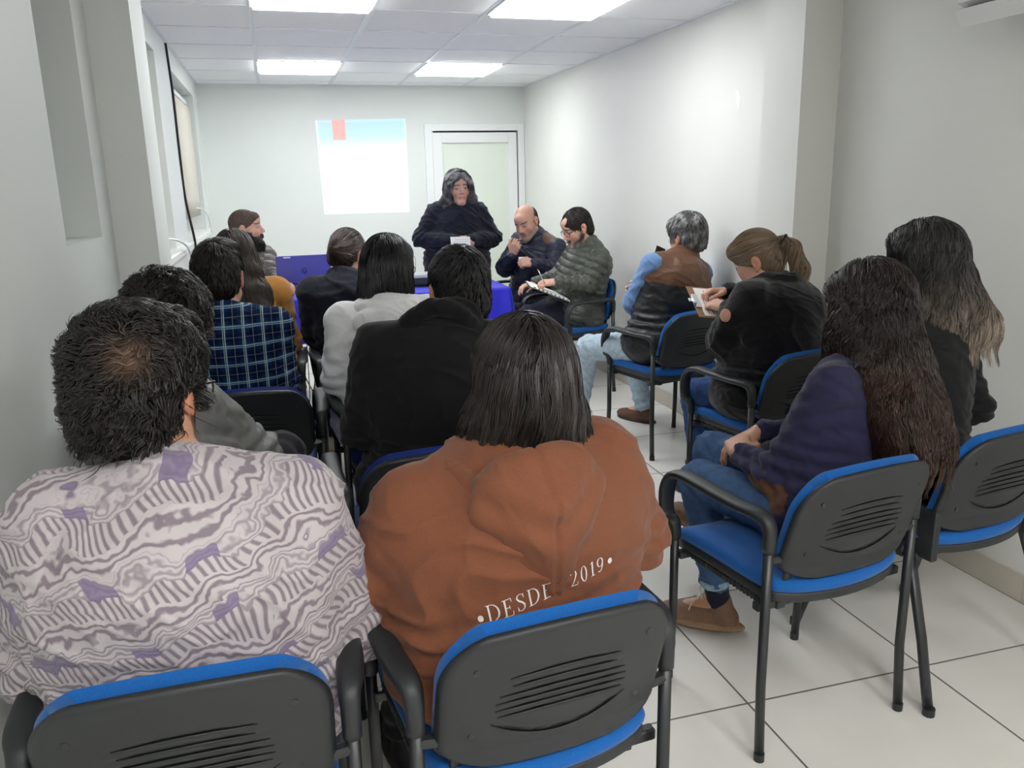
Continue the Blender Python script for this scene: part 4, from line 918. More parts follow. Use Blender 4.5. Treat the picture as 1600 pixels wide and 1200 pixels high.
def mk_plaid():
    m = bpy.data.materials.new('plaid_flannel'); m.use_nodes = True; nt = m.node_tree; N = nt.nodes; L = nt.links; b = N['Principled BSDF']; tc = N.new('ShaderNodeTexCoord')
    sp = N.new('ShaderNodeSeparateXYZ'); L.new(tc.outputs['Object'], sp.inputs[0])
    def M(op, a, b_=None):
        n = N.new('ShaderNodeMath'); n.operation = op
        for i, x in enumerate((a, b_)):
            if x is None: continue
            if isinstance(x, (int, float)): n.inputs[i].default_value = x
            else: L.new(x, n.inputs[i])
        return n.outputs[0]
    def stripe(c, per, ph, w): f = M('FRACT', M('ADD', M('DIVIDE', c, per), ph)); return M('LESS_THAN', M('ABSOLUTE', M('SUBTRACT', f, .5)), w/2)
    col = srgb(20, 42, 80); out = None; cur = N.new('ShaderNodeRGB'); cur.outputs[0].default_value = col; cur = cur.outputs[0]
    def over(cur, fac, c, a):
        mx = N.new('ShaderNodeMix'); mx.data_type = 'RGBA'; L.new(M('MULTIPLY', fac, a), mx.inputs[0]); L.new(cur, mx.inputs[6]); mx.inputs[7].default_value = c; return mx.outputs[2]
    X, Y, Z = sp.outputs
    for c in (X, Z):
        cur = over(cur, stripe(c, .066, .1, .42), srgb(10, 18, 44), .6); cur = over(cur, stripe(c, .066, .6, .22), srgb(40, 96, 140), .45)
    for c, a in ((X, .85), (Z, .7)):
        cur = over(cur, stripe(c, .066, .565, .045), srgb(190, 204, 205), a); cur = over(cur, stripe(c, .066, .66, .035), srgb(180, 196, 190), a*.8); cur = over(cur, stripe(c, .066, .12, .03), srgb(150, 170, 190), a*.55)
    n = N.new('ShaderNodeTexNoise'); n.inputs['Scale'].default_value = 300; L.new(tc.outputs['Object'], n.inputs['Vector'])
    mr = N.new('ShaderNodeMapRange'); mr.inputs[1].default_value = .3; mr.inputs[2].default_value = .7; mr.inputs[3].default_value = .8; mr.inputs[4].default_value = 1.2; L.new(n.outputs[0], mr.inputs[0])
    mx = N.new('ShaderNodeMix'); mx.data_type = 'RGBA'; mx.blend_type = 'MULTIPLY'; mx.inputs[0].default_value = 1; L.new(cur, mx.inputs[6]); L.new(mr.outputs[0], mx.inputs[7]); L.new(mx.outputs[2], b.inputs['Base Color'])
    b.inputs['Roughness'].default_value = .95; b.inputs['Specular IOR Level'].default_value = .1; return m
m_swirl, m_plaid = mk_swirl(), mk_plaid()
BLK = srgb(22, 22, 25); BLKC = srgb(30, 30, 33)
HB = srgb(34, 30, 29)       # near-black hair

import os
ONLY = None
def want(k): return ONLY is None or k in ONLY

# P1 lavender print, front left
def person_lavender():
    p = P('person in a lavender swirl-print shirt with messy dark hair and glasses', (-.19, 1.40), (-.19, 1.40, .56), (-.19, 1.36, .945), 0, (-.232, 1.43, 1.135), -26, 10, -2,
          sw=.185, g=1.30, hs=1.06, skin='mid', h=.006, neck=.058, arms=(((-.45, 1.42, .68), (-.33, 1.72, .68)), ((.075, 1.42, .66), (-.02, 1.72, .66))), beard=(.03, .022, .02, .75), lean_roll=.03)
    def ex(v, s):
        v.ell(s.Pv+s.u*.12-s.f*.02, (.24, .165, .17), s.M, .06); v.ell(s.S-s.u*.12-s.f*.05, (.235, .115, .15), s.M, .06)
        ring(v, ringpts(s.Pv+s.u*.03-s.f*.03, s.M, .235, 26, .165), .012, .02)
    p.top('shirt', (.6, .6, .6), m_swirl, 1.12, 'shirt', wr=.006, wsc=13, extra=ex, sl=1.12, h=.0058)
    p.pants(srgb(40, 42, 50), m_cloth); p.shoes(srgb(50, 40, 34))
    v = p.hairvol(.014, -.100, 1.0, .96, lambda v, s: (v.ell(s.T(-.008, -.035, .045), A(.090, .090, .085), s.HM, .03), v.ell(s.T(-.005, -.065, -.02), A(.076, .052, .075), s.HM, .03), v.ell(s.T(0, .06, .105), A(.055, .045, .026), s.HM, .02)))
    cr = p.T(.045, -.100, .052)
    def cf(V, c):
        q = np.linalg.norm(V-cr, axis=1); m = np.exp(-(q/.028)**2)[:, None]; m2 = np.exp(-(np.linalg.norm(V-p.T(0, .03, .13), axis=1)/.07)**2)[:, None]
        return c*(1-m*.75)+A(.27, .17, .125)*m*.75+A(.008, .005, .004)*m2
    rg = np.random.default_rng(3)
    def skip(Q): return rg.random(len(Q)) < np.exp(-(np.linalg.norm(Q-cr, axis=1)/.025)**2)*.85
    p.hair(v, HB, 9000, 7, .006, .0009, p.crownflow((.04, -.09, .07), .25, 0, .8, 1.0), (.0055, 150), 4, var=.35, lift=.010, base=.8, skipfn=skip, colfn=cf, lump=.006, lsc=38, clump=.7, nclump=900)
    p.hair(p.hairvol(.010, -.06, 1.0, .96), HB, 260, 12, .006, .0008, p.crownflow((.0, -.03, .10), .0, .1, 1.0, 1.6, 8), (.009, 120), 14, var=.3, lift=.03, base=.8, lump=.003, name='loose_hair', clump=.5, nclump=90)
    p.glasses(srgb(40, 36, 38))
    return p

# P2 brown hoodie
def person_hoodie():
    p = P('person in a brown hoodie with white lettering on the back and dark hair', (.39, 1.40), (.385, 1.41, .56), (.388, 1.42, .898), 6, (.425, 1.455, 1.085), 0, 14, 3,
          sw=.192, g=1.28, hs=1.0, skin='mid', h=.0065, arms=(((.125, 1.43, .74), (.22, 1.72, .66)), ((.665, 1.46, .74), (.55, 1.74, .66))), lean_roll=-.13)
    BR = srgb(122, 75, 54)
    def ex(v, s):
        v.ell(s.S-s.u*.11-s.f*.05, (.235, .12, .14), s.M, .06); v.ell(s.Pv+s.u*.1-s.f*.02, (.235, .165, .14), s.M, .06)
        for sd in (-1, 1): v.ell(s.S+s.r*sd*.16-s.u*.08, (.09, .10, .11), s.M, .06)
    BP = lambda V, c: c
    p.top('hoodie', BR, m_cloth, 1.12, 'none', wr=.006, wsc=12, extra=ex, sl=1.15, seed=6, h=.006)
    # hood lying on the back: rim round the neck and a pointed pouch
    v = Vol(); r, f, u = p.r, p.f, p.u; N = p.N+u*.006; O = N-f*.095
    v.ell(O-u*.02-f*.045, (.125, .06, .085), p.M, .03); v.cap(O-u*.05-f*.062, O-u*.185-f*.083-r*.012, .072, .018, .05); v.ell(O-u*.10-f*.062-r*.002, (.085, .045, .08), p.M, .04)
    ring(v, ringpts(N+u*.008-f*.036, p.M, .112, 30, .112, dz=lambda a: .022*math.sin(a)+.006*math.cos(2*a)), .020, .02)
    v.ell(N+u*.055-f*.045, (.092, .096, .088), p.M, .014, 's')
    for sd in (-1, 1): v.cap(N+r*sd*.07+f*.05-u*.0, N+r*sd*.04+f*.12-u*.06, .03, .018, .03)
    def hd(V):
        q = (V-O)@r+.012*((O-V)@u)/.18; d = -.006*np.exp(-(q/.004)**2)*((V-O)@f < 0); z = (O-V)@u
        d = d+.006*np.sin(z*70+np.abs(q)*45)*np.exp(-((z-.04)/.06)**2)*(((V-N)@f) < -.05)
        return d+.0045*folds(V-p.base, 17, 12, .8)
    def hp(V, c):
        w = V-(N+u*.055-f*.045); ins = (np.abs(w@r) < .095)*(np.abs(w@f) < .09)*((w@u) > -.06); q = np.sqrt(((w@r)/.092)**2+((w@f)/.096)**2+((w@u)/.088)**2); ins = q < 1.05
        c[ins] = np.array(srgb(128, 70, 44)[:3]); return c
    hood, hV, hF = volobj('hood', v, .0048, m_cloth, p.root, BR, hd, 2, hp, p.base); p.hood = (hV, hF)
    p.pants(srgb(26, 26, 30), m_cloth); p.shoes(srgb(30, 30, 32))
    def ext(v, s):
        T = s.T
        v.ell(T(0, -.045, .01), A(.092, .085, .105), s.HM, .03)
        c = s.Hc-A(0, 0, .014)
        for x, y, z, a, b, h_ in ((0, -.045, -.05, .104, .070, .08), (0, -.055, -.10, .116, .064, .05), (-.08, -.005, -.085, .045, .06, .08), (.085, -.005, -.09, .045, .06, .08), (-.115, -.035, -.135, .05, .05, .026), (.125, -.04, -.135, .055, .045, .020)):
            v.ell(c+s.M0[0]*x+s.M0[1]*y+A(0, 0, z), (a, b, h_), s.M0, .03)
    v = p.hairvol(.014, None, None, .95, ext)
    cr = p.T(-.02, -.05, .13)
    C1 = srgb(34, 28, 27)
    ff = p.fallflow(.35, .18, 6, .35, 18)
    def flip(Q, P0): q = Q-p.Hc; return ff(Q, P0)+p.M0[0]*(.55*np.sign(q@p.M0[0])*np.clip((-.085-q[:, 2])/.04, 0, 1.6)*np.clip(np.abs(q@p.M0[0])/.07, 0, 1))[:, None]+A(0, 0, .25)*np.clip((-.12-q[:, 2])/.03, 0, 1)[:, None]*np.clip(np.abs(q@p.M0[0])/.07-.4, 0, 1)[:, None]
    def cf(V, c):      # grey streaks on locks chosen by angle round the head
        a = np.arctan2((V-p.Hc)@p.M0[0], -((V-p.Hc)@p.M0[1])); st = np.clip(wav(np.stack([a*11, V[:, 2]*6, V[:, 0]*0], 1), 1.6, 77, 3)-.22, 0, 1)[:, None]*1.9*((V[:, 2] < p.Hc[2]+.06)[:, None]); return c*(1-st*.5)+A(.16, .145, .15)*st*.5
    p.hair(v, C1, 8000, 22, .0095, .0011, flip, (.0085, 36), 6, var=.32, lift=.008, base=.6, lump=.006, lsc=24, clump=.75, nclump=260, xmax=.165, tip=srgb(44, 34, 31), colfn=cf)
    text_back(p)
    return p

# ------------------------------------------------ lettering laid onto the back of the hoodie
def letter_strokes():
    G = {}
    th, tn = .085, .03
    def line(a, b, w0, w1=None): return [(a, w0), (b, w1 if w1 else w0)]
    def arc(cx, cy, rx, ry, a0, a1, wf, n=16): return [((cx+rx*math.cos(math.radians(a0+(a1-a0)*i/n)), cy+ry*math.sin(math.radians(a0+(a1-a0)*i/n))), wf(math.radians(a0+(a1-a0)*i/n))) for i in range(n+1)]
    V_ = lambda a: tn+(th-tn)*abs(math.cos(a))**1.5
    G['D'] = (.78, [line((.14, 0), (.14, 1), th), line((0, 0), (.3, 0), tn), line((0, 1), (.3, 1), tn), arc(.28, .5, .42, .5, -90, 90, V_)])
    G['E'] = (.66, [line((.14, 0), (.14, 1), th), line((0, 0), (.56, 0), tn), line((0, 1), (.54, 1), tn), line((.14, .52), (.4, .52), tn), line((.56, 0), (.58, .24), tn, tn), line((.54, 1), (.55, .8), tn), line((.4, .42), (.4, .62), tn)])
    G['S'] = (.6, [[((.5, .78), tn), ((.46, .93), tn), ((.3, 1.0), tn), ((.12, .92), .05), ((.08, .76), th*.9), ((.2, .6), th), ((.38, .46), th), ((.5, .3), th*.95), ((.46, .1), .05), ((.28, 0), tn), ((.12, .06), tn), ((.06, .24), tn)], line((.5, .7), (.5, .98), tn), line((.06, .3), (.06, .02), tn)])
    G['2'] = (.56, [[((.06, .76), .05), ((.12, .94), tn), ((.27, 1), tn), ((.42, .92), .06), ((.45, .72), th), ((.36, .5), .06), ((.18, .24), .04), ((.05, .02), .03)], line((.05, .04), (.46, .04), .05), line((.46, .04), (.5, .22), tn)])
    G['0'] = (.58, [arc(.27, .5, .21, .5, 0, 360, V_, 28)])
    G['1'] = (.42, [line((.22, 0), (.22, 1), th), line((.06, 0), (.38, 0), tn), line((.08, .86), (.22, 1), tn)])
    G['9'] = (.58, [arc(.26, .68, .2, .32, 0, 360, V_, 24), [((.46, .68), th*.9), ((.44, .35), .07), ((.34, .1), .045), ((.2, 0), tn), ((.09, .08), .05)]])
    return G
def text_back(p):
    G = letter_strokes(); bv = BVHTree.FromPolygons([tuple(v) for v in p.tV], [tuple(int(i) for i in f) for f in p.tF]); ns = normals(p.tV, p.tF)
    fdir = p.f; O = p.S-fdir*.6
    # the print sits in the plane of the back; a = metres to the right, b = metres up from the shoulder line
    def proj(a, b):
        o = O+p.r*a+p.u*b; h = bv.ray_cast(Vector(o), Vector(fdir), 1.5)
        if h[0] is None: return None
        pt = np.array(h[0]); n = np.array(h[1]); n = n if n@fdir < 0 else -n; return pt+n*.0016-p.base, n
    bm = bmesh.new()
    def ribbon(pts, wid, lift=0):
        prev = None; n = len(pts)
        for i in range(n):
            a, b = pts[i]; a0, b0 = pts[max(i-1, 0)]; a1, b1 = pts[min(i+1, n-1)]; t = unit((a1-a0, b1-b0)); w = wid[i]/2
            L = proj(a-t[1]*w, b+t[0]*w); R = proj(a+t[1]*w, b-t[0]*w)
            if L is None or R is None: prev = None; continue
            cur = (bm.verts.new(L[0]+L[1]*lift), bm.verts.new(R[0]+R[1]*lift))
            if prev: bm.faces.new((prev[0], prev[1], cur[1], cur[0]))
            prev = cur
    def dens(st, k=4):
        out = [st[0]]
        for (a, wa), (b, wb) in zip(st[:-1], st[1:]):
            for j in range(1, k+1): t = j/k; out.append(((a[0]+(b[0]-a[0])*t, a[1]+(b[1]-a[1])*t), wa+(wb-wa)*t))
        return out
    H = .0285; arcf = lambda x: TB+.02*math.cos((x-.02)/.15)+.10*(x-.0)*TS
    TB, TS = -.158, .80
    def put(txt, x):
        for ch in txt:
            wd, sts = G[ch]
            for st in sts:
                st = dens(st); ribbon([(x+q[0][0]*H, arcf(x+q[0][0]*H)+q[0][1]*H) for q in st], [q[1]*H*1.25 for q in st])
            x += wd*H*1.06+.0035
        return x
    def dot(x, r=.0042):
        pts = [(x+r*.55*math.cos(a), arcf(x)+H*.42+r*.8*math.sin(a)) for a in np.linspace(0, 2*PI, 13)]; ribbon(pts, [r*1.2]*13)
    dot(-.148); x = put('DESDE', -.137); x = put('2019', .016); dot(x+.009)
    # tops of a flowing script line below, mostly hidden by the chair
    def scr(pts, w=.0032):
        c = catmull([(a, b, 0) for a, b in pts], 7); ribbon([(q[0], q[1]) for q in c], [w*(.5+.9*abs(math.sin(i*.35))) for i in range(len(c))])
    y = TB-.052; k = .055
    scr([(-.055, y-.012), (-.072, y-.008), (-.06, y+.004), (-.02, y+.010), (-.005, y+.004), (-.03, y-.022), (-.05, y-.035), (-.03, y-.04)])
    scr([(-.018, y+.0), (.0, y+.014), (.014, y+.012), (.006, y-.008), (-.004, y-.028), (.012, y-.03), (.026, y-.012)])
    scr([(.028, y-.01), (.034, y+.004), (.03, y-.016), (.042, y-.022), (.055, y-.004), (.062, y+.02), (.056, y+.022), (.05, y-.012), (.066, y-.016), (.085, y+.004), (.1, y+.018)])
    me = bpy.data.meshes.new('lettering'); bm.to_mesh(me); bm.free()
    tag(link('lettering', me, mat('embroidery', srgb(232, 226, 222), .8, .2, bump=.6, bscale=1200, bdist=.0005), p.root), 'white embroidered lettering DESDE 2019 on the back')

# P3 navy sweater, long dark curls
def person_curls():
    p = P('woman with very long dark brown curly hair, navy sweater with brown elbow patches and jeans', (1.40, 1.82), (1.37, 1.80, .57), (1.46, 1.83, .892), 35, (1.53, 1.86, 1.10), 42, 12, 4,
          sw=.138, g=.92, hs=1.0, skin='mid', h=.006, arms=(((1.245, 1.83, .665), (1.235, 1.985, .68)), ((1.60, 2.0, .70), (1.37, 2.10, .70))), hands=((A(.35, .75, .1), A(.3, 0, -1)), (A(-.6, .1, -.25), A(0, -.2, -1))),
          legs=(((1.19, 2.13, .55), (1.30, 2.175, .10), (-.75, .6, 0)), ((1.30, 2.24, .60), (1.475, 2.46, .24), (-.5, .7, .35))))
    NV = srgb(40, 38, 66)
    def pt(V, c):
        for i in (0, 1):
            e, w = p.arm[i]; q = V-e; d = unit(w-p.sh[i]); b = unit(e-(p.sh[i]+w)/2); c0 = e+b*.05-d*.01; m = (((V-c0)@d)/.062)**2+(((V-c0)@np.cross(d, b))/.045)**2+(((V-c0)@b)/.06)**2 < 1; c[m] = np.array(srgb(92, 62, 44)[:3])
        return c
    p.top('sweater', NV, m_cloth, 1.0, 'crew', wr=.004, wsc=16, hem=.05, paint=pt, seed=8, sl=.90, shoulder=.86)
    p.pants(srgb(66, 92, 130), m_denim, .94, .16); p.shoes(srgb(124, 96, 76), srgb(150, 122, 96), lace=True)
    v = Vol(); hip, kn, an, fd = p.leg[0]; v.cap(an+A(0, 0, .0), an+unit(kn-an)*.07, .038, .04); volobj('sock', v, .006, m_cloth, p.root, srgb(28, 30, 50), None, 1, None, p.base)
    v = Vol(); d = unit(kn-an); ring(v, ringpts(an+d*.085, np.array(_perp(d)), .043, 16), .009, .004); ring(v, ringpts(an+d*.10, np.array(_perp(d)), .044, 16), .009, .006); volobj('jeans_cuff', v, .005, m_denim, p.root, srgb(150, 172, 190), None, 1, None, p.base)
    c = p.Hc
    def ext(v, s):
        R, Fw = rotm(10)[0], rotm(10)[1]; M = rotm(10)
        for x, y, z, a, b, h_ in ((.0, -.01, .03, .090, .10, .095), (-.01, -.06, -.06, .100, .09, .09), (-.03, -.12, -.15, .118, .080, .10), (-.02, -.165, -.25, .122, .072, .10), (-.005, -.195, -.33, .112, .062, .08), (.01, -.205, -.37, .088, .045, .04), (-.075, -.02, -.09, .055, .075, .11)):
            v.ell(c+R*x+Fw*y+A(0, 0, z), (a, b, h_), M, .04)
    v = p.hairvol(.016, None, None, .9, ext)
    def cf(V, k): t = np.clip((c[2]-V[:, 2]-.05)/.35, 0, 1)[:, None]; w = np.clip(wav(V-p.base, 14, 31)[:, None]*1.2, 0, 1); return k*(1-t*.8*(.4+.6*w))+A(.13, .055, .030)*t*.8*(.4+.6*w)
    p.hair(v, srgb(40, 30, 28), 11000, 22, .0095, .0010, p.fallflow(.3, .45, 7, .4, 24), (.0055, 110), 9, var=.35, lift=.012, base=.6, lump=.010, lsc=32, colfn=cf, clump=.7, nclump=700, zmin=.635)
    return p

# P4 faded wavy hair, black sweater
def person_ombre():
    p = P('woman with wavy dark hair fading to ash blond tips, black sweater', (1.83, 1.98), (1.84, 1.97, .56), (1.84, 2.0, .97), 14, (1.86, 2.04, 1.195), 22, 2, 0,
          sw=.155, g=1.05, hs=1.0, skin='light', h=.0065, arms=(((1.66, 2.05, .72), (1.72, 2.26, .66)), ((2.055, 1.98, .74), (1.97, 2.22, .68))))
    p.top('sweater', srgb(26, 28, 28), m_cloth, 1.03, 'high', wr=.005, wsc=14, hem=.04, seed=9, sl=.95); p.pants(srgb(34, 36, 42)); p.shoes(srgb(40, 36, 34))
    c = p.Hc
    def ext(v, s):
        M = rotm(0); 
        for x, y, z, a, b, h_ in ((.01, -.02, .0, .090, .095, .10), (.03, -.06, -.08, .098, .08, .09), (.055, -.10, -.16, .108, .070, .09), (.08, -.12, -.185, .095, .060, .05), (.095, -.13, -.21, .072, .045, .035), (-.05, -.06, -.17, .055, .055, .06), (-.075, -.07, -.22, .035, .04, .03)):
            v.ell(c+A(x, y, z), (a, b, h_), M, .035)
    v = p.hairvol(.014, None, None, .93, ext)
    def cf(V, k):
        t = np.clip((c[2]-V[:, 2]-.03)/.19, 0, 1)[:, None]; w = np.clip(.5+wav(V-p.base, 22, 33)[:, None]*.9, 0, 1); t = np.clip(t*1.1*(.35+.9*w), 0, 1)
        return k*(1-t)+A(.33, .26, .21)*t
    p.hair(v, srgb(44, 41, 42), 9000, 20, .0095, .0010, p.fallflow(.3, .3, 8, .4, 20), (.007, 66), 10, var=.33, lift=.012, base=.6, lump=.010, lsc=26, colfn=cf, clump=.75, nclump=380, zmin=.895)
    return p

# P5 ponytail and clipboard
def person_ponytail():
    p = P('woman with a dark blond ponytail in a black fleece coat, writing on a clipboard', (1.97, 2.98), (1.975, 2.97, .57), (2.0, 3.0, .955), 28, (1.93, 3.05, 1.118), 50, 26, -4,
          sw=.192, g=1.42, hs=1.0, skin='light', h=.005, neck=.052, arms=(((1.755, 2.98, .80), (1.865, 3.13, .905)), ((2.13, 3.20, .80), (1.95, 3.30, .955))),
          hands=((A(-.35, .75, .12), A(.3, .1, -1), (.4, .7, .5)), (A(-.9, .05, .05), A(.1, -.2, -1), (.5, .9, .7))), legs=(((1.76, 3.20, .51), (1.82, 3.24, .09), (-.3, .9, 0)), ((1.98, 3.38, .51), (2.0, 3.45, .09), (-.2, .95, 0))))
    def ex(v, s):
        v.ell(s.S-s.u*.12-s.f*.03, (.215, .15, .17), s.M, .06); v.ell(s.Pv+s.u*.05, (.225, .175, .16), s.M, .06)
        N = s.N; ring(v, ringpts(N+s.u*.0, s.CMx, .088, 24, .09), .028, .02); ring(v, ringpts(N+s.u*.035-s.f*.006, s.CMx, .080, 24, .08), .022, .02)
    p.CMx = p.M; p.top('coat', srgb(17, 18, 22), m_fleece, 1.1, 'none', wr=.006, wsc=12, extra=ex, sl=1.2, seed=11, hem=.05)
    p.pants(srgb(48, 74, 122), m_denim, 1.08); p.shoes(srgb(40, 36, 36))
    e, w = p.arm[0]; m_ = (p.sh[0]+e)/2
    v = Vol(); c = m_+A(-.078, -.035, .03); v.ell(c, (.014, .022, .028), rotm(60), .01); volobj('elbow_tab', v, .004, m_cloth, p.root, srgb(196, 150, 128), None, 1, None, p.base)
    v = p.hairvol(.008, -.075, .75, .96)
    def fl(Q, P0): t = p.T(.0, -.115, .035); d = t-Q; return d/(np.linalg.norm(d, axis=1, keepdims=True)+1e-9)
    def cf(V, k): w = np.clip(.5+wav((V-p.base)*A(1, 1, 1), 55, 35)[:, None]*.9, 0, 1); return k*(.45+.55*(1-w))+A(.20, .155, .115)*w*.75
    BL = srgb(134, 112, 88)
    p.hair(v, BL, 2600, 16, .008, .0009, fl, (.0012, 40), 11, var=.22, lift=.003, base=.7, lump=.0025, colfn=cf, free=False)
    t = p.T(.0, -.125, .03); v = Vol(); v.cap(t, t+A(.03, -.03, -.03), .026, .032, .02); v.cap(t+A(.03, -.03, -.03), t+A(.065, -.05, -.12), .032, .034, .02); v.cap(t+A(.065, -.05, -.12), t+A(.085, -.045, -.21), .034, .014, .02)
    p.hair(v, BL, 900, 16, .009, .0010, lambda Q, P0: A(.12, -.02, -1)+(t-Q)*0+np.clip((Q-t)@A(0, 0, 1)+.0, -.03, .1)[:, None]*A(8, -8, 0), (.004, 50), 12, var=.25, lift=.004, base=.7, lump=.005, colfn=cf, name='ponytail')
    bm = bmesh.new(); pts = [A(*q)-p.base for q in ringpts(t+A(.004, -.004, 0), np.array(_perp(unit(A(.7, -.7, -.5)))), .024, 17)]; sweep(bm, pts, .006, seg=8); bm_obj('hair_tie', bm, m_cable, p.root, True)
    return p

# P6 grey hair, brown and black vest
def person_vest():
    p = P('grey-haired man in a brown and black vest over a blue shirt, light jeans', (2.02, 4.08), (2.01, 4.05, .57), (2.09, 4.07, .975), 14, (2.165, 4.12, 1.145), 24, 6, 2,
          sw=.172, g=1.2, hs=1.04, skin='rosy', h=.0055, neck=.058, arms=(((1.865, 4.13, .80), (2.03, 4.33, .81)), ((2.285, 4.25, .80), (2.03, 4.36, .84))),
          hands=((A(.9, .1, .0), A(0, -1, 0), (.3, .4, .3)), (A(-.9, -.2, -.1), A(.1, -1, .2), (.3, .4, .3))), legs=(((1.69, 4.36, .52), (1.66, 4.47, .09), (-.25, .95, 0)), ((2.02, 4.52, .50), (2.09, 4.46, .09), (-.5, .85, 0))))
    LB = srgb(108, 140, 186)
    p.top('shirt', LB, m_cloth, .92, 'shirt', wr=.003, wsc=15, seed=13, sl=1.2, shoulder=.8)
    def pt(V, c):
        al = (V-p.S)@p.u; fr = (V-p.S)@p.f; c[al > -.09] = np.array(srgb(104, 72, 52)[:3]); return c
    def ex(v, s):
        v.ell(s.Pv+s.u*.02, (.225, .17, .17), s.M, .05); v.ell(s.S-s.u*.1-s.f*.02, (.20, .14, .15), s.M, .05); v.cap(s.Pv+s.f*.08-s.r*.16, s.Pv+s.f*.16-s.r*.16-s.u*.04, .05, .04, .04)
    s0 = p.arm; p.top('vest', srgb(34, 34, 37), m_puff, 1.08, 'high', wr=.004, wsc=13, seed=14, paint=pt, extra=ex, nosleeve=True, hem=.05, shoulder=.9)
    p.pants(srgb(172, 190, 204), m_denim, 1.05); p.shoes(srgb(98, 70, 54), srgb(60, 42, 34))
    v = p.hairvol(.014, -.072, 1.0, .95)
    def cf(V, k): w = np.clip(.5+wav(V-p.base, 70, 36)[:, None], 0, 1); return k*(.5+.5*w)+A(.10, .10, .10)*(w**2)*.8
    p.hair(v, srgb(140, 138, 140), 5500, 5, .0065, .0011, p.crownflow((0, -.04, .13), .5, 0, .3, .45), (.0015, 60), 13, var=.35, lift=.007, base=.5, lump=.006, colfn=cf, nclump=700)
    return p

# P7 green puffer, glasses, beard
def person_puffer():
    p = P('man in a dark green puffer jacket and black glasses writing on a white folder', (2.0, 5.4), (1.99, 5.42, .57), (2.08, 5.38, .955), 100, (1.995, 5.38, 1.145), 96, 24, 0,
          sw=.165, g=1.25, hs=1.04, skin='light', h=.0042, face=True, beard=(.22, .18, .16, .5), neck=.056, arms=(((2.0, 5.20, .76), (1.79, 5.22, .80)), ((1.93, 5.62, .78), (1.72, 5.50, .76))),
          hands=((A(-1, .1, -.05), A(0, .35, -1), (.5, .9, .6)), (A(-.9, -.3, -.1), A(0, -.1, -1))), legs=(((1.63, 5.36, .56), (1.66, 5.38, .09), (-1, 0, 0)), ((1.62, 5.6, .54), (1.60, 5.6, .09), (-1, 0, 0))))
    p.top('jacket', srgb(72, 76, 68), m_puff, 1.10, 'high', wr=.0012, wsc=18, seed=15, quilt=.048, sl=1.12, hem=.05)
    p.pants(srgb(38, 40, 58), m_cloth, 1.1); p.shoes(srgb(36, 32, 30))
    v = p.hairvol(.009, -.065, 1.15, .98); v.ell(p.T(0, .095, .095), A(.06, .05, .04), p.HM, .012, 's')
    p.hair(v, srgb(58, 52, 50), 2500, 4, .006, .0009, p.crownflow((0, .0, .13), .4, -.3, .1, .2), (.0005, 40), 14, var=.25, lift=.002, base=.7, lump=.001, h=.005)
    v = Vol(); T = p.T
    v.cap(T(.056, .012, -.05), T(.03, .06, -.092), .02, .02, .02); v.cap(T(-.056, .012, -.05), T(-.03, .06, -.092), .02, .02, .02); v.cap(T(-.03, .066, -.096), T(.03, .066, -.096), .021, .021, .02); v.cap(T(-.026, .091, -.052), T(.026, .091, -.052), .007, .007, .01); v.ell(T(0, .10, -.066), (.022, .014, .007), p.HM, .004, 's')
    def cf(V, k): t = np.clip((-(V-p.Hc)@p.HM[2]-.075)/.03, 0, 1)[:, None]; return k*(1-t)+A(.34, .33, .32)*t
    p.hair(v, srgb(78, 70, 64), 900, 4, .005, .0007, lambda Q, P0: A(0, 0, -1)+p.HM[1]*.3, (.0006, 60), 15, var=.3, lift=.004, base=.8, lump=.002, colfn=cf, name='beard', h=.004, faceskip=False)
    p.glasses(srgb(22, 22, 24), name='glasses')
    return p

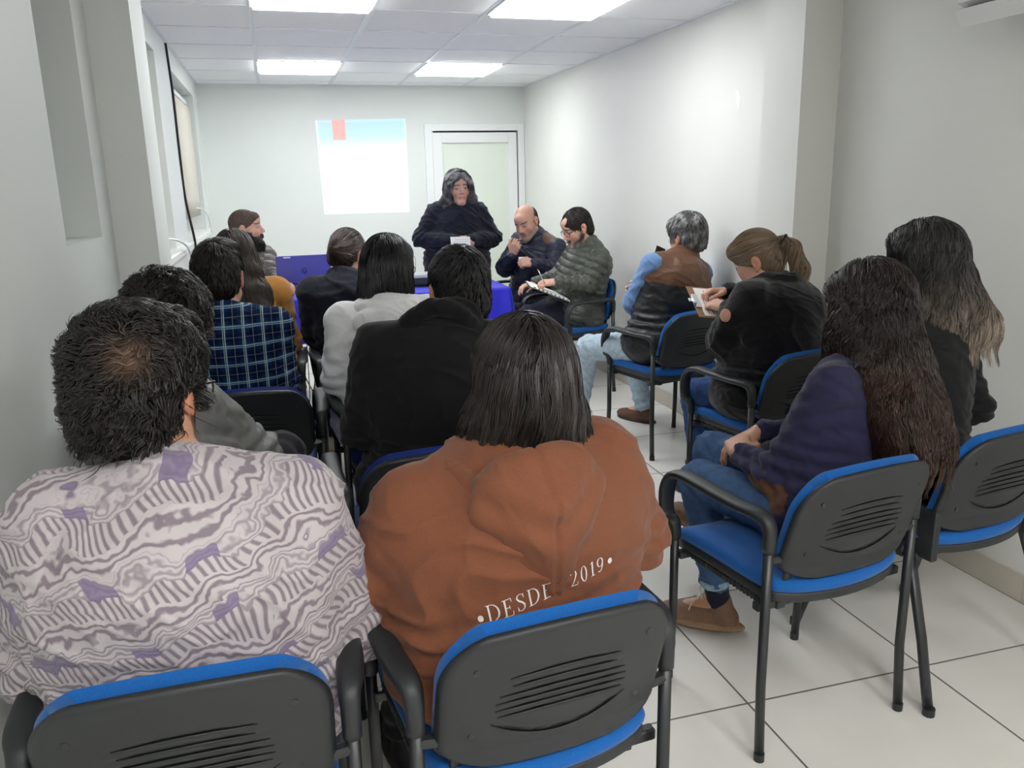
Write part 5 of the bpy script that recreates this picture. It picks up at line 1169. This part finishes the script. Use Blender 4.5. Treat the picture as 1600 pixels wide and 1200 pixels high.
# P8 balding man, navy jacket
def person_balding():
    p = P('balding man in a navy jacket with tan shoulder patches, looking down', (2.0, 6.28), (1.99, 6.28, .57), (1.975, 6.2, .975), 128, (1.865, 6.15, 1.16), 132, 24, 8,
          sw=.175, g=1.25, hs=1.06, skin='light', h=.0042, face=True, beard=(.26, .22, .2, .45), neck=.056, arms=(((2.02, 5.98, .80), (1.86, 5.95, .86)), ((1.72, 6.28, .80), (1.725, 6.07, .915))),
          hands=((A(-.9, .25, .05), A(.2, .6, -.5), (.7, 1.1, .8)), (A(.15, -.45, .75), A(.5, .75, .2), (.7, 1.0, .8))), legs=(((1.64, 6.12, .52), (1.62, 6.1, .09), (-.9, -.3, 0)), ((1.66, 6.42, .52), (1.62, 6.42, .09), (-.95, -.1, 0))))
    def pt(V, c):
        for sd in (-1, 1): c[(((V-p.S)@p.r*sd-.115)/.055)**2+((((V-p.S)@p.f)+.0)/.075)**2 < 1*((V-p.S)@p.u > .005)] = np.array(srgb(110, 82, 62)[:3])
        return c
    p.top('jacket', srgb(38, 42, 62), m_puff, 1.10, 'high', wr=.006, wsc=13, seed=16, paint=pt, sl=1.15, hem=.05)
    v = Vol(); v.ell(p.S*.35+p.Pv*.65+p.f*.158, (.045, .022, .13), p.M, .02); v.ell(p.S*.12+p.Pv*.88+p.f*.15, (.06, .03, .06), p.M, .02); volobj('undershirt', v, .006, m_cloth, p.root, srgb(205, 206, 212), None, 1, None, p.base)
    p.pants(srgb(40, 46, 70), m_denim, 1.1); p.shoes(srgb(36, 32, 30))
    v = Vol(); T = p.T; v.ell(T(0, -.03, .03), A(.080, .086, .075), p.HM, .02); v.ell(T(0, -.05, -.03), A(.068, .052, .06), p.HM, .03)
    v.ell(T(0, .080, .105), A(.058, .072, .048), p.HM, .012, 's'); v.ell(T(0, .125, -.03), A(.085, .085, .13), p.HM, .012, 's'); v.ell(T(0, .0, -.185), A(.14, .16, .10), p.HM, .012, 's')
    for sd in (-1, 1): v.ell(T(sd*.098, .02, -.045), A(.034, .045, .05), p.HM, .01, 's')
    p.hair(v, srgb(104, 98, 92), 1500, 5, .006, .0008, p.crownflow((0, .02, .13), .5, -.4, .1, .2), (.0005, 40), 16, var=.3, lift=.002, base=.75, lump=.001, h=.005)
    v = Vol(); v.ell(T(0, .078, -.1), A(.024, .018, .022), p.HM, .01); v.cap(T(-.02, .0935, -.052), T(.02, .0935, -.052), .0055, .0055, .01); p.hair(v, srgb(150, 142, 134), 350, 4, .004, .0006, lambda Q, P0: A(0, 0, -1)+p.HM[1]*.3, (.0005, 60), 17, var=.3, lift=.003, base=.8, lump=.001, name='beard', h=.004, faceskip=False)
    v = Vol(); e, w = p.arm[1]; d = unit(A(.15, -.45, .75)); ring(v, ringpts(w+d*.004, np.array(_perp(d)), .029, 16), .005, .003); volobj('wristband', v, .004, m_cloth, p.root, srgb(176, 40, 44), None, 1, None, p.base)
    return p

# P9 standing woman
def person_standing():
    p = P('standing woman with grey wavy hair in a loose black sweater, holding a white sheet', (1.37, 6.45), (1.375, 6.45, .86), (1.378, 6.43, 1.24), 178, (1.385, 6.385, 1.425), 184, 4, 2,
          sw=.17, g=1.3, hs=1.06, skin='rosy', h=.004, face=True, brow=(.06, .045, .04), standing=True, neck=.052, arms=(((1.665, 6.40, 1.03), (1.43, 6.20, 1.035)), ((1.08, 6.40, 1.04), (1.325, 6.19, 1.035))),
          hands=((A(-.9, -.25, -.12), A(-.1, .7, -.6), (.5, .9, .6)), (A(.9, -.25, -.12), A(.1, .7, -.6), (.5, .9, .6))))
    def ex(v, s):
        v.ell(s.Pv+s.u*.12, (.235, .18, .24), s.M, .07); v.ell(s.Pv-s.u*.06, (.21, .165, .18), s.M, .06); v.ell(s.S-s.u*.15, (.235, .15, .17), s.M, .06)
    p.top('sweater', srgb(27, 30, 44), m_cloth, 1.1, 'turtle', wr=.006, wsc=12, seed=18, extra=ex, bat=1, sl=1.08, hem=.1)
    p.pants(srgb(24, 25, 32), m_cloth, 1.1); p.shoes(srgb(24, 24, 26))
    c = p.Hc
    def ext(v, s):
        for sd in (-1, 1): v.ell(s.T(sd*.078, .015, -.03), A(.034, .05, .09), s.HM, .03); v.ell(s.T(sd*.100, .0, -.105), A(.044, .045, .055), s.HM, .03)
        v.ell(s.T(0, -.05, -.07), A(.09, .05, .10), s.HM, .03)
        for sd in (-1, 1): v.ell(s.T(sd*.045, .07, .072), A(.035, .028, .022), s.HM, .02)
    v = p.hairvol(.016, None, None, .97, ext)
    def cf(V, k):
        w = np.clip(.5+wav(V-p.base, 45, 37)[:, None]*1.1, 0, 1); z = np.clip(((V-p.Hc)@p.HM[2]+.03)/.1, 0, 1)[:, None]; return k*(.35+.45*w)+A(.40, .40, .42)*w*(.35+.65*z)
    p.hair(v, srgb(100, 100, 104), 5500, 16, .0085, .0012, p.fallflow(.1, .3, 9, .9, 22), (.010, 58), 18, var=.35, lift=.012, base=.5, lump=.008, lsc=30, colfn=cf, clump=.75, nclump=170)
    return p

# P10 bearded man
def person_bearded():
    p = P('bearded man with cropped hair in a grey-brown puffer jacket beside the laptop', (-.22, 6.15), (-.235, 6.17, .57), (-.235, 6.14, .985), -150, (-.2, 6.1, 1.185), -98, -4, 0,
          sw=.17, g=1.2, hs=1.05, skin='light', h=.0042, face=True, beard=(.05, .04, .038, .85), neck=.06, arms=(((-.04, 6.02, .80), (-.0, 5.84, .82)), ((-.46, 6.1, .78), (-.34, 5.88, .76))),
          hands=((A(.5, -.7, -.1), A(-.2, .2, -1)), None), legs=(((-.12, 5.84, .51), (-.12, 5.8, .09), (.2, -1, 0)), ((-.36, 5.86, .51), (-.36, 5.82, .09), (.1, -1, 0))))
    p.top('jacket', srgb(88, 80, 78), m_puff, 1.08, 'high', wr=.0012, wsc=18, seed=19, quilt=.06, sl=1.1)
    p.pants(srgb(40, 42, 54)); p.shoes(srgb(36, 32, 30))
    v = p.hairvol(.0035, -.075, .85, .93)
    p.hair(v, srgb(92, 78, 72), 1800, 3, .004, .0007, p.crownflow((0, .0, .13), .4, -.3, .1, .2), (.0003, 40), 19, var=.2, lift=.001, base=1.0, lump=.0005, h=.0045)
    v = Vol(); T = p.T
    for sd in (-1, 1): v.cap(T(sd*.062, .012, -.035), T(sd*.034, .062, -.1), .016, .024, .02)
    v.cap(T(-.03, .07, -.108), T(.03, .07, -.108), .026, .026, .02); v.ell(T(0, .082, -.125), A(.032, .026, .03), p.HM, .02); v.cap(T(-.026, .0925, -.052), T(.026, .0925, -.052), .0075, .0075, .01)
    v.ell(T(0, .106, -.066), (.02, .014, .0055), p.HM, .004, 's')
    p.hair(v, srgb(52, 46, 46), 1400, 4, .006, .0007, lambda Q, P0: A(0, 0, -1)+p.HM[1]*.4, (.0008, 60), 20, var=.35, lift=.005, base=.8, lump=.003, name='beard', h=.004, faceskip=False)
    return p

# P11 mustard sweater
def person_mustard():
    p = P('woman in a mustard fuzzy sweater with long straight dark hair', (-.18, 4.05), (-.17, 4.05, .57), (-.19, 4.06, .96), 4, (-.195, 4.1, 1.145), -20, 6, 0, sw=.165, g=1.12, hs=1.0, skin='light', h=.0065,
          arms=(((-.37, 4.1, .73), (-.28, 4.32, .68)), ((-.0, 4.1, .72), (-.08, 4.34, .68))))
    p.top('sweater', srgb(158, 108, 44), m_fleece, 1.12, 'crew', wr=.006, wsc=12, seed=21, sl=1.15, hem=.04); p.pants(srgb(40, 44, 60)); p.shoes(srgb(50, 44, 40))
    c = p.Hc
    def ext(v, s):
        for x, y, z, a, b, h_ in ((.0, -.03, .0, .088, .09, .1), (.02, -.08, -.09, .095, .075, .09), (.035, -.14, -.18, .10, .065, .09), (.06, -.185, -.27, .10, .055, .09), (.08, -.20, -.35, .075, .045, .06), (.085, -.03, -.11, .035, .05, .12), (.12, -.10, -.20, .04, .06, .09), (-.08, -.05, -.12, .035, .05, .12), (-.10, -.12, -.22, .04, .05, .09)): v.ell(c+A(x, y, z), (a, b, h_), rotm(0), .03)
    p.hair(p.hairvol(.012, None, None, .93, ext), srgb(44, 36, 34), 4500, 20, .0095, .0011, p.fallflow(.3, .12, 10, .35, 16), (.003, 30), 21, var=.3, lift=.004, base=.7, lump=.005, lsc=24, tip=srgb(70, 54, 46))
    return p

# P12 plaid shirt
def person_plaid():
    p = P('man with short dark hair in a blue plaid flannel shirt, back to us', (-.20, 3.15), (-.18, 3.15, .57), (-.205, 3.13, .95), -4, (-.215, 3.2, 1.14), -14, 4, -2, sw=.17, g=1.12, hs=1.03, skin='mid', h=.0055, neck=.056,
          arms=(((-.385, 3.2, .72), (-.29, 3.42, .68)), ((-.03, 3.2, .72), (-.10, 3.42, .68))))
    p.top('shirt', (.1, .1, .2), m_plaid, 1.06, 'shirt', wr=.005, wsc=14, seed=22, sl=1.08); p.pants(srgb(40, 44, 60)); p.shoes(srgb(50, 44, 40))
    p.hair(p.hairvol(.011, -.062, 1.05, .96, lambda v, s: v.ell(s.T(0, .03, .095), A(.07, .07, .040), s.HM, .03)), srgb(38, 32, 30), 5000, 5, .006, .0010, p.crownflow((0, -.05, .12), .3, .25, .4, .4), (.0015, 50), 22, var=.32, lift=.006, base=.55, lump=.005, nclump=700)
    return p

# P13 black coat
def person_coat():
    p = P('woman in a plain black coat with tied-back brown hair, nearest the blue table', (.36, 4.1), (.33, 4.08, .57), (.305, 4.14, .955), -2, (.335, 4.22, 1.125), -38, 20, 4, sw=.155, g=1.0, hs=.98, skin='light', h=.0065,
          arms=(((.15, 4.18, .74), (.23, 4.40, .70)), ((.50, 4.2, .74), (.42, 4.42, .70))))
    def ex(v, s): N = s.N; ring(v, ringpts(N-s.u*.0, s.M, .082, 24, .084), .018, .02); ring(v, ringpts(N-s.u*.03-s.f*.01, s.M, .115, 24, .1, PI*.9, PI*2.1), .012, .02)
    p.top('coat', srgb(25, 27, 38), m_cloth, 1.1, 'none', wr=.006, wsc=12, seed=23, extra=ex, sl=1.15, hem=.12); p.pants(srgb(26, 27, 32)); p.shoes(srgb(196, 186, 160), srgb(180, 150, 90))
    v = p.hairvol(.010, -.07, .8, .96, lambda v, s: v.ell(s.T(0, -.105, .0), A(.035, .035, .05), s.HM, .03))
    t = p.T(0, -.13, .0)
    p.hair(v, srgb(50, 38, 36), 2000, 14, .009, .0010, lambda Q, P0: unit(A(0, 0, -1))*.2+(t-Q)/np.linalg.norm(t-Q, axis=1, keepdims=True), (.001, 40), 23, var=.25, lift=.003, base=.7, lump=.003, free=False, tip=srgb(76, 54, 50))
    return p

# P14 white hoodie
def person_white():
    p = P('woman in a white hoodie with thick black hair and thin glasses', (.42, 3.15), (.40, 3.13, .57), (.385, 3.11, .955), -4, (.405, 3.19, 1.145), -44, 6, 3, sw=.165, g=1.18, hs=1.0, skin='light', h=.0055,
          arms=(((.19, 3.13, .74), (.27, 3.36, .68)), ((.585, 3.15, .74), (.50, 3.38, .68))))
    WH = srgb(242, 242, 243)
    def ex(v, s):
        v.ell(s.Pv+s.u*.04-s.f*.015, (.225, .165, .16), s.M, .06); v.ell(s.Pv-s.u*.03-s.r*.12, (.10, .13, .11), s.M, .05)
    p.top('hoodie', WH, m_cloth, 1.1, 'none', wr=.006, wsc=12, seed=24, extra=ex, sl=1.15, hem=.04)
    v = Vol(); N, r, f, u = p.N, p.r, p.f, p.u; O = N-f*.09
    v.ell(O-u*.02-f*.03, (.135, .05, .06), p.M, .03); v.cap(O-u*.04-f*.045, O-u*.095-f*.055, .07, .03, .05); ring(v, ringpts(N+u*.015-f*.02, p.M, .10, 30, .095, dz=lambda a: -.015*math.sin(a)), .019, .02); v.ell(N+u*.07-f*.01, (.08, .078, .08), p.M, .02, 's')
    volobj('hood', v, .0055, m_cloth, p.root, WH, lambda V: .006*folds(V-p.base, 15, 25, .8), 2, None, p.base)
    # small woven tag with a pale mark
    n = -unit(f*.95-u*.25); c = N-f*.188-u*.085+r*.02; bm = bmesh.new(); M = Matrix([list(r)+[0], list(np.cross(n, r))+[0], list(n)+[0], [0, 0, 0, 1]]).transposed(); M.translation = Vector(c-p.base)
    bvt = BVHTree.FromPolygons([tuple(q) for q in p.tV], [tuple(int(i) for i in q) for q in p.tF]); h = bvt.ray_cast(Vector(c-f*.5), Vector(f), 1)
    box(bm, -.012, .012, -.01, .01, -.004, .004, .001, M); bm_obj('label_tag', bm, m_cable, p.root)
    bm = bmesh.new(); box(bm, -.006, .006, -.005, -.003, .004, .0046, 0, M); box(bm, -.006, .006, .003, .005, .004, .0046, 0, M); box(bm, -.006, -.004, -.005, .005, .004, .0046, 0, M); box(bm, .002, .004, -.001, .005, .004, .0046, 0, M); bm_obj('tag_mark', bm, m_white, p.root)
    p.pants(srgb(36, 38, 48)); p.shoes(srgb(60, 60, 64))
    c0 = p.Hc
    def ext(v, s):
        for x, y, z, a, b, h_ in ((-.01, -.045, -.01, .095, .085, .11), (-.02, -.065, -.085, .105, .065, .08), (-.035, -.07, -.13, .100, .055, .045), (-.08, -.02, -.10, .04, .06, .07)): v.ell(c0+A(x, y, z), (a, b, h_), rotm(0), .03)
    p.hair(p.hairvol(.014, None, None, .93, ext), srgb(24, 23, 28), 4200, 18, .009, .0010, p.fallflow(.35, .2, 11, .4, 18), (.003, 40), 24, var=.3, lift=.006, base=.8, lump=.006, lsc=26)
    p.glasses(srgb(150, 130, 110), shape=1.0)
    return p

# P15 black jacket
def person_black():
    p = P('man with short black hair in a plain black jacket with bunched collar, back to us', (.44, 2.38), (.42, 2.36, .57), (.435, 2.34, .985), -2, (.516, 2.42, 1.14), 5, 5, 1, sw=.178, g=1.2, hs=1.08, skin='mid', h=.0055, neck=.06,
          arms=(((.205, 2.38, .76), (.29, 2.66, .70)), ((.665, 2.40, .76), (.58, 2.66, .70))))
    def ex(v, s): v.ell(s.S-s.u*.14-s.f*.04, (.225, .115, .17), s.M, .06)
    p.top('jacket', srgb(19, 19, 22), m_cloth, 1.12, 'scarf', wr=.005, wsc=12, seed=26, extra=ex, sl=1.15, hem=.04); p.pants(srgb(28, 28, 34)); p.shoes(srgb(30, 30, 32))
    p.hair(p.hairvol(.009, -.078, 1.1, .96), srgb(34, 33, 35), 6500, 4, .006, .0010, p.crownflow((0, -.06, .115), .4, .1, .5, .5), (.0012, 50), 26, var=.4, lift=.005, base=.55, lump=.005, nclump=900)
    return p

# P16 grey jacket, mostly hidden
def person_grey():
    p = P('man in a grey jacket, mostly hidden behind the lavender shirt', (-.28, 2.22), (-.29, 2.25, .57), (-.36, 2.25, .875), -8, (-.285, 2.24, 1.12), -30, 8, 0, sw=.115, g=.95, hs=1.0, skin='light', h=.0065,
          arms=(((-.47, 2.30, .72), (-.36, 2.5, .68)), ((-.12, 2.40, .70), (-.22, 2.58, .69))), legs=(None, ((-.045, 2.62, .62), (-.22, 2.72, .42), (-.6, .6, .2))))
    p.top('jacket', srgb(122, 122, 120), m_puff, 1.12, 'high', wr=.008, wsc=12, seed=27, sl=1.1); p.pants(srgb(44, 44, 50), m_cloth, 1.1); p.shoes(srgb(60, 56, 52))
    p.hair(p.hairvol(.024, -.06, .9, .9), srgb(36, 31, 30), 5000, 6, .007, .0010, p.crownflow((0, -.05, .12), .1, .1, .7, 1.0), (.006, 130), 27, var=.35, lift=.012, base=.6, lump=.008, lsc=40, nclump=500)
    return p

PEOPLE = dict(P1=person_lavender, P2=person_hoodie, P3=person_curls, P4=person_ombre, P5=person_ponytail, P6=person_vest, P7=person_puffer, P8=person_balding,
              P9=person_standing, P10=person_bearded, P11=person_mustard, P12=person_plaid, P13=person_coat, P14=person_white, P15=person_black, P16=person_grey)
for k, fn in PEOPLE.items():
    if want(k): fn()

# ------------------------------------------------ things held in hands
def sheet(name, c, r, u, w, h, lab, cat, m=None, lines=True, th=.001, kids=()):
    """a board or sheet: c centre, r right direction, u up direction"""
    r = unit(r); u = unit(A(*u)-r*(r@A(*u))); n = np.cross(r, u); e = empty(name, tuple(c), label=lab, cat=cat)
    Mx = Matrix((tuple(r)+(0,), tuple(u)+(0,), tuple(n)+(0,), (0, 0, 0, 1))).transposed()
    return e, Mx
def part(e, name, boxes, m, Mx, bev=0):
    bm = bmesh.new()
    for b in boxes: box(bm, *b, bev, Mx)
    return bm_obj(name, bm, m, e)
# note sheet of the standing woman
e, Mx = sheet('paper_sheet', A(1.33, 6.10, 1.01), (-1, 0, .02), (.0, .35, 1), .15, .2, 'white sheet held by the standing woman', 'paper')
part(e, 'sheet', [(-.075, .075, -.10, .06, -.001, .001)], m_paper, Mx); part(e, 'printed_lines', [(-.06, .05, y, y+.003, .001, .0014) for y in (.035, .02, .005, -.012, -.03)]+[(-.06, .05, y, y+.003, -.0014, -.001) for y in (.035, .02, .005, -.012, -.03)], mat('pale_ink', srgb(190, 192, 196)), Mx)
# clipboard of the ponytail woman
e, Mx = sheet('clipboard', A(1.915, 3.26, .905), (.15, .87, .47), (-.97, .1, .12), .23, .31, 'brown clipboard with a printed form, held by the woman with the ponytail', 'clipboard')
part(e, 'board', [(-.115, .115, -.155, .155, -.003, 0)], mat('hardboard', srgb(150, 108, 76), .6), Mx); part(e, 'form', [(-.105, .105, -.15, .125, .0002, .0016)], m_paper, Mx)
part(e, 'printed_lines', [(-.09, .09 if i % 3 else .04, .10-i*.022, .103-i*.022, .0016, .002) for i in range(11)], m_ink, Mx); part(e, 'clip', [(-.05, .05, .125, .150, .0, .006), (-.03, .03, .145, .158, .0, .014), (-.012, .012, .155, .175, .004, .008)], m_steel, Mx, .002)
# folder of the man in the puffer jacket
e, Mx = sheet('folder', A(1.74, 5.27, .73), (.86, -.1, -.36), (.05, .98, .1), .28, .2, 'white folder with spiral notches on the lap of the man in the puffer jacket', 'folder')
part(e, 'cover', [(-.15, .15, -.10, .12, -.004, .0)], mat('folder_dark', srgb(60, 64, 70)), Mx); part(e, 'pages', [(-.14, .145, -.095, .115, .0, .006)], m_paper, Mx); part(e, 'notch', [(-.12+i*.03, -.108+i*.03, -.103, -.09, .005, .009) for i in range(9)], m_ink, Mx)
tag(tube('pen', [A(1.70, 5.20, .79), A(1.655, 5.215, .89)], .004, m_steel, seg=8), 'thin pen in the fist of the man with the black glasses', 'pen')
# small card of the balding man
e, Mx = sheet('paper_slip', A(1.77, 6.0, .885), (.6, -.6, 0), (.2, .2, .9), .05, .04, 'small white slip between the hands of the balding man', 'paper'); part(e, 'slip', [(-.02, .02, -.03, .02, -.001, .001)], m_paper, Mx)
# phone at the chest of the grey-haired man
e, Mx = sheet('smartphone', A(2.045, 4.22, 1.015), (.80, .30, -.32), (.25, .1, .95), .07, .14, 'black smartphone held up in front of the grey-haired man', 'phone')
part(e, 'phone_body', [(-.036, .036, -.075, .075, -.004, .004)], m_cable, Mx, .003); part(e, 'camera_lens', [(-.024, -.008, .045, .065, -.0055, -.004), (-.024, -.008, .025, .041, -.0055, -.004)], m_steel, Mx); part(e, 'phone_screen', [(-.033, .033, -.07, .07, .004, .0045)], mat('phone_glass', srgb(20, 24, 30), .1), Mx)
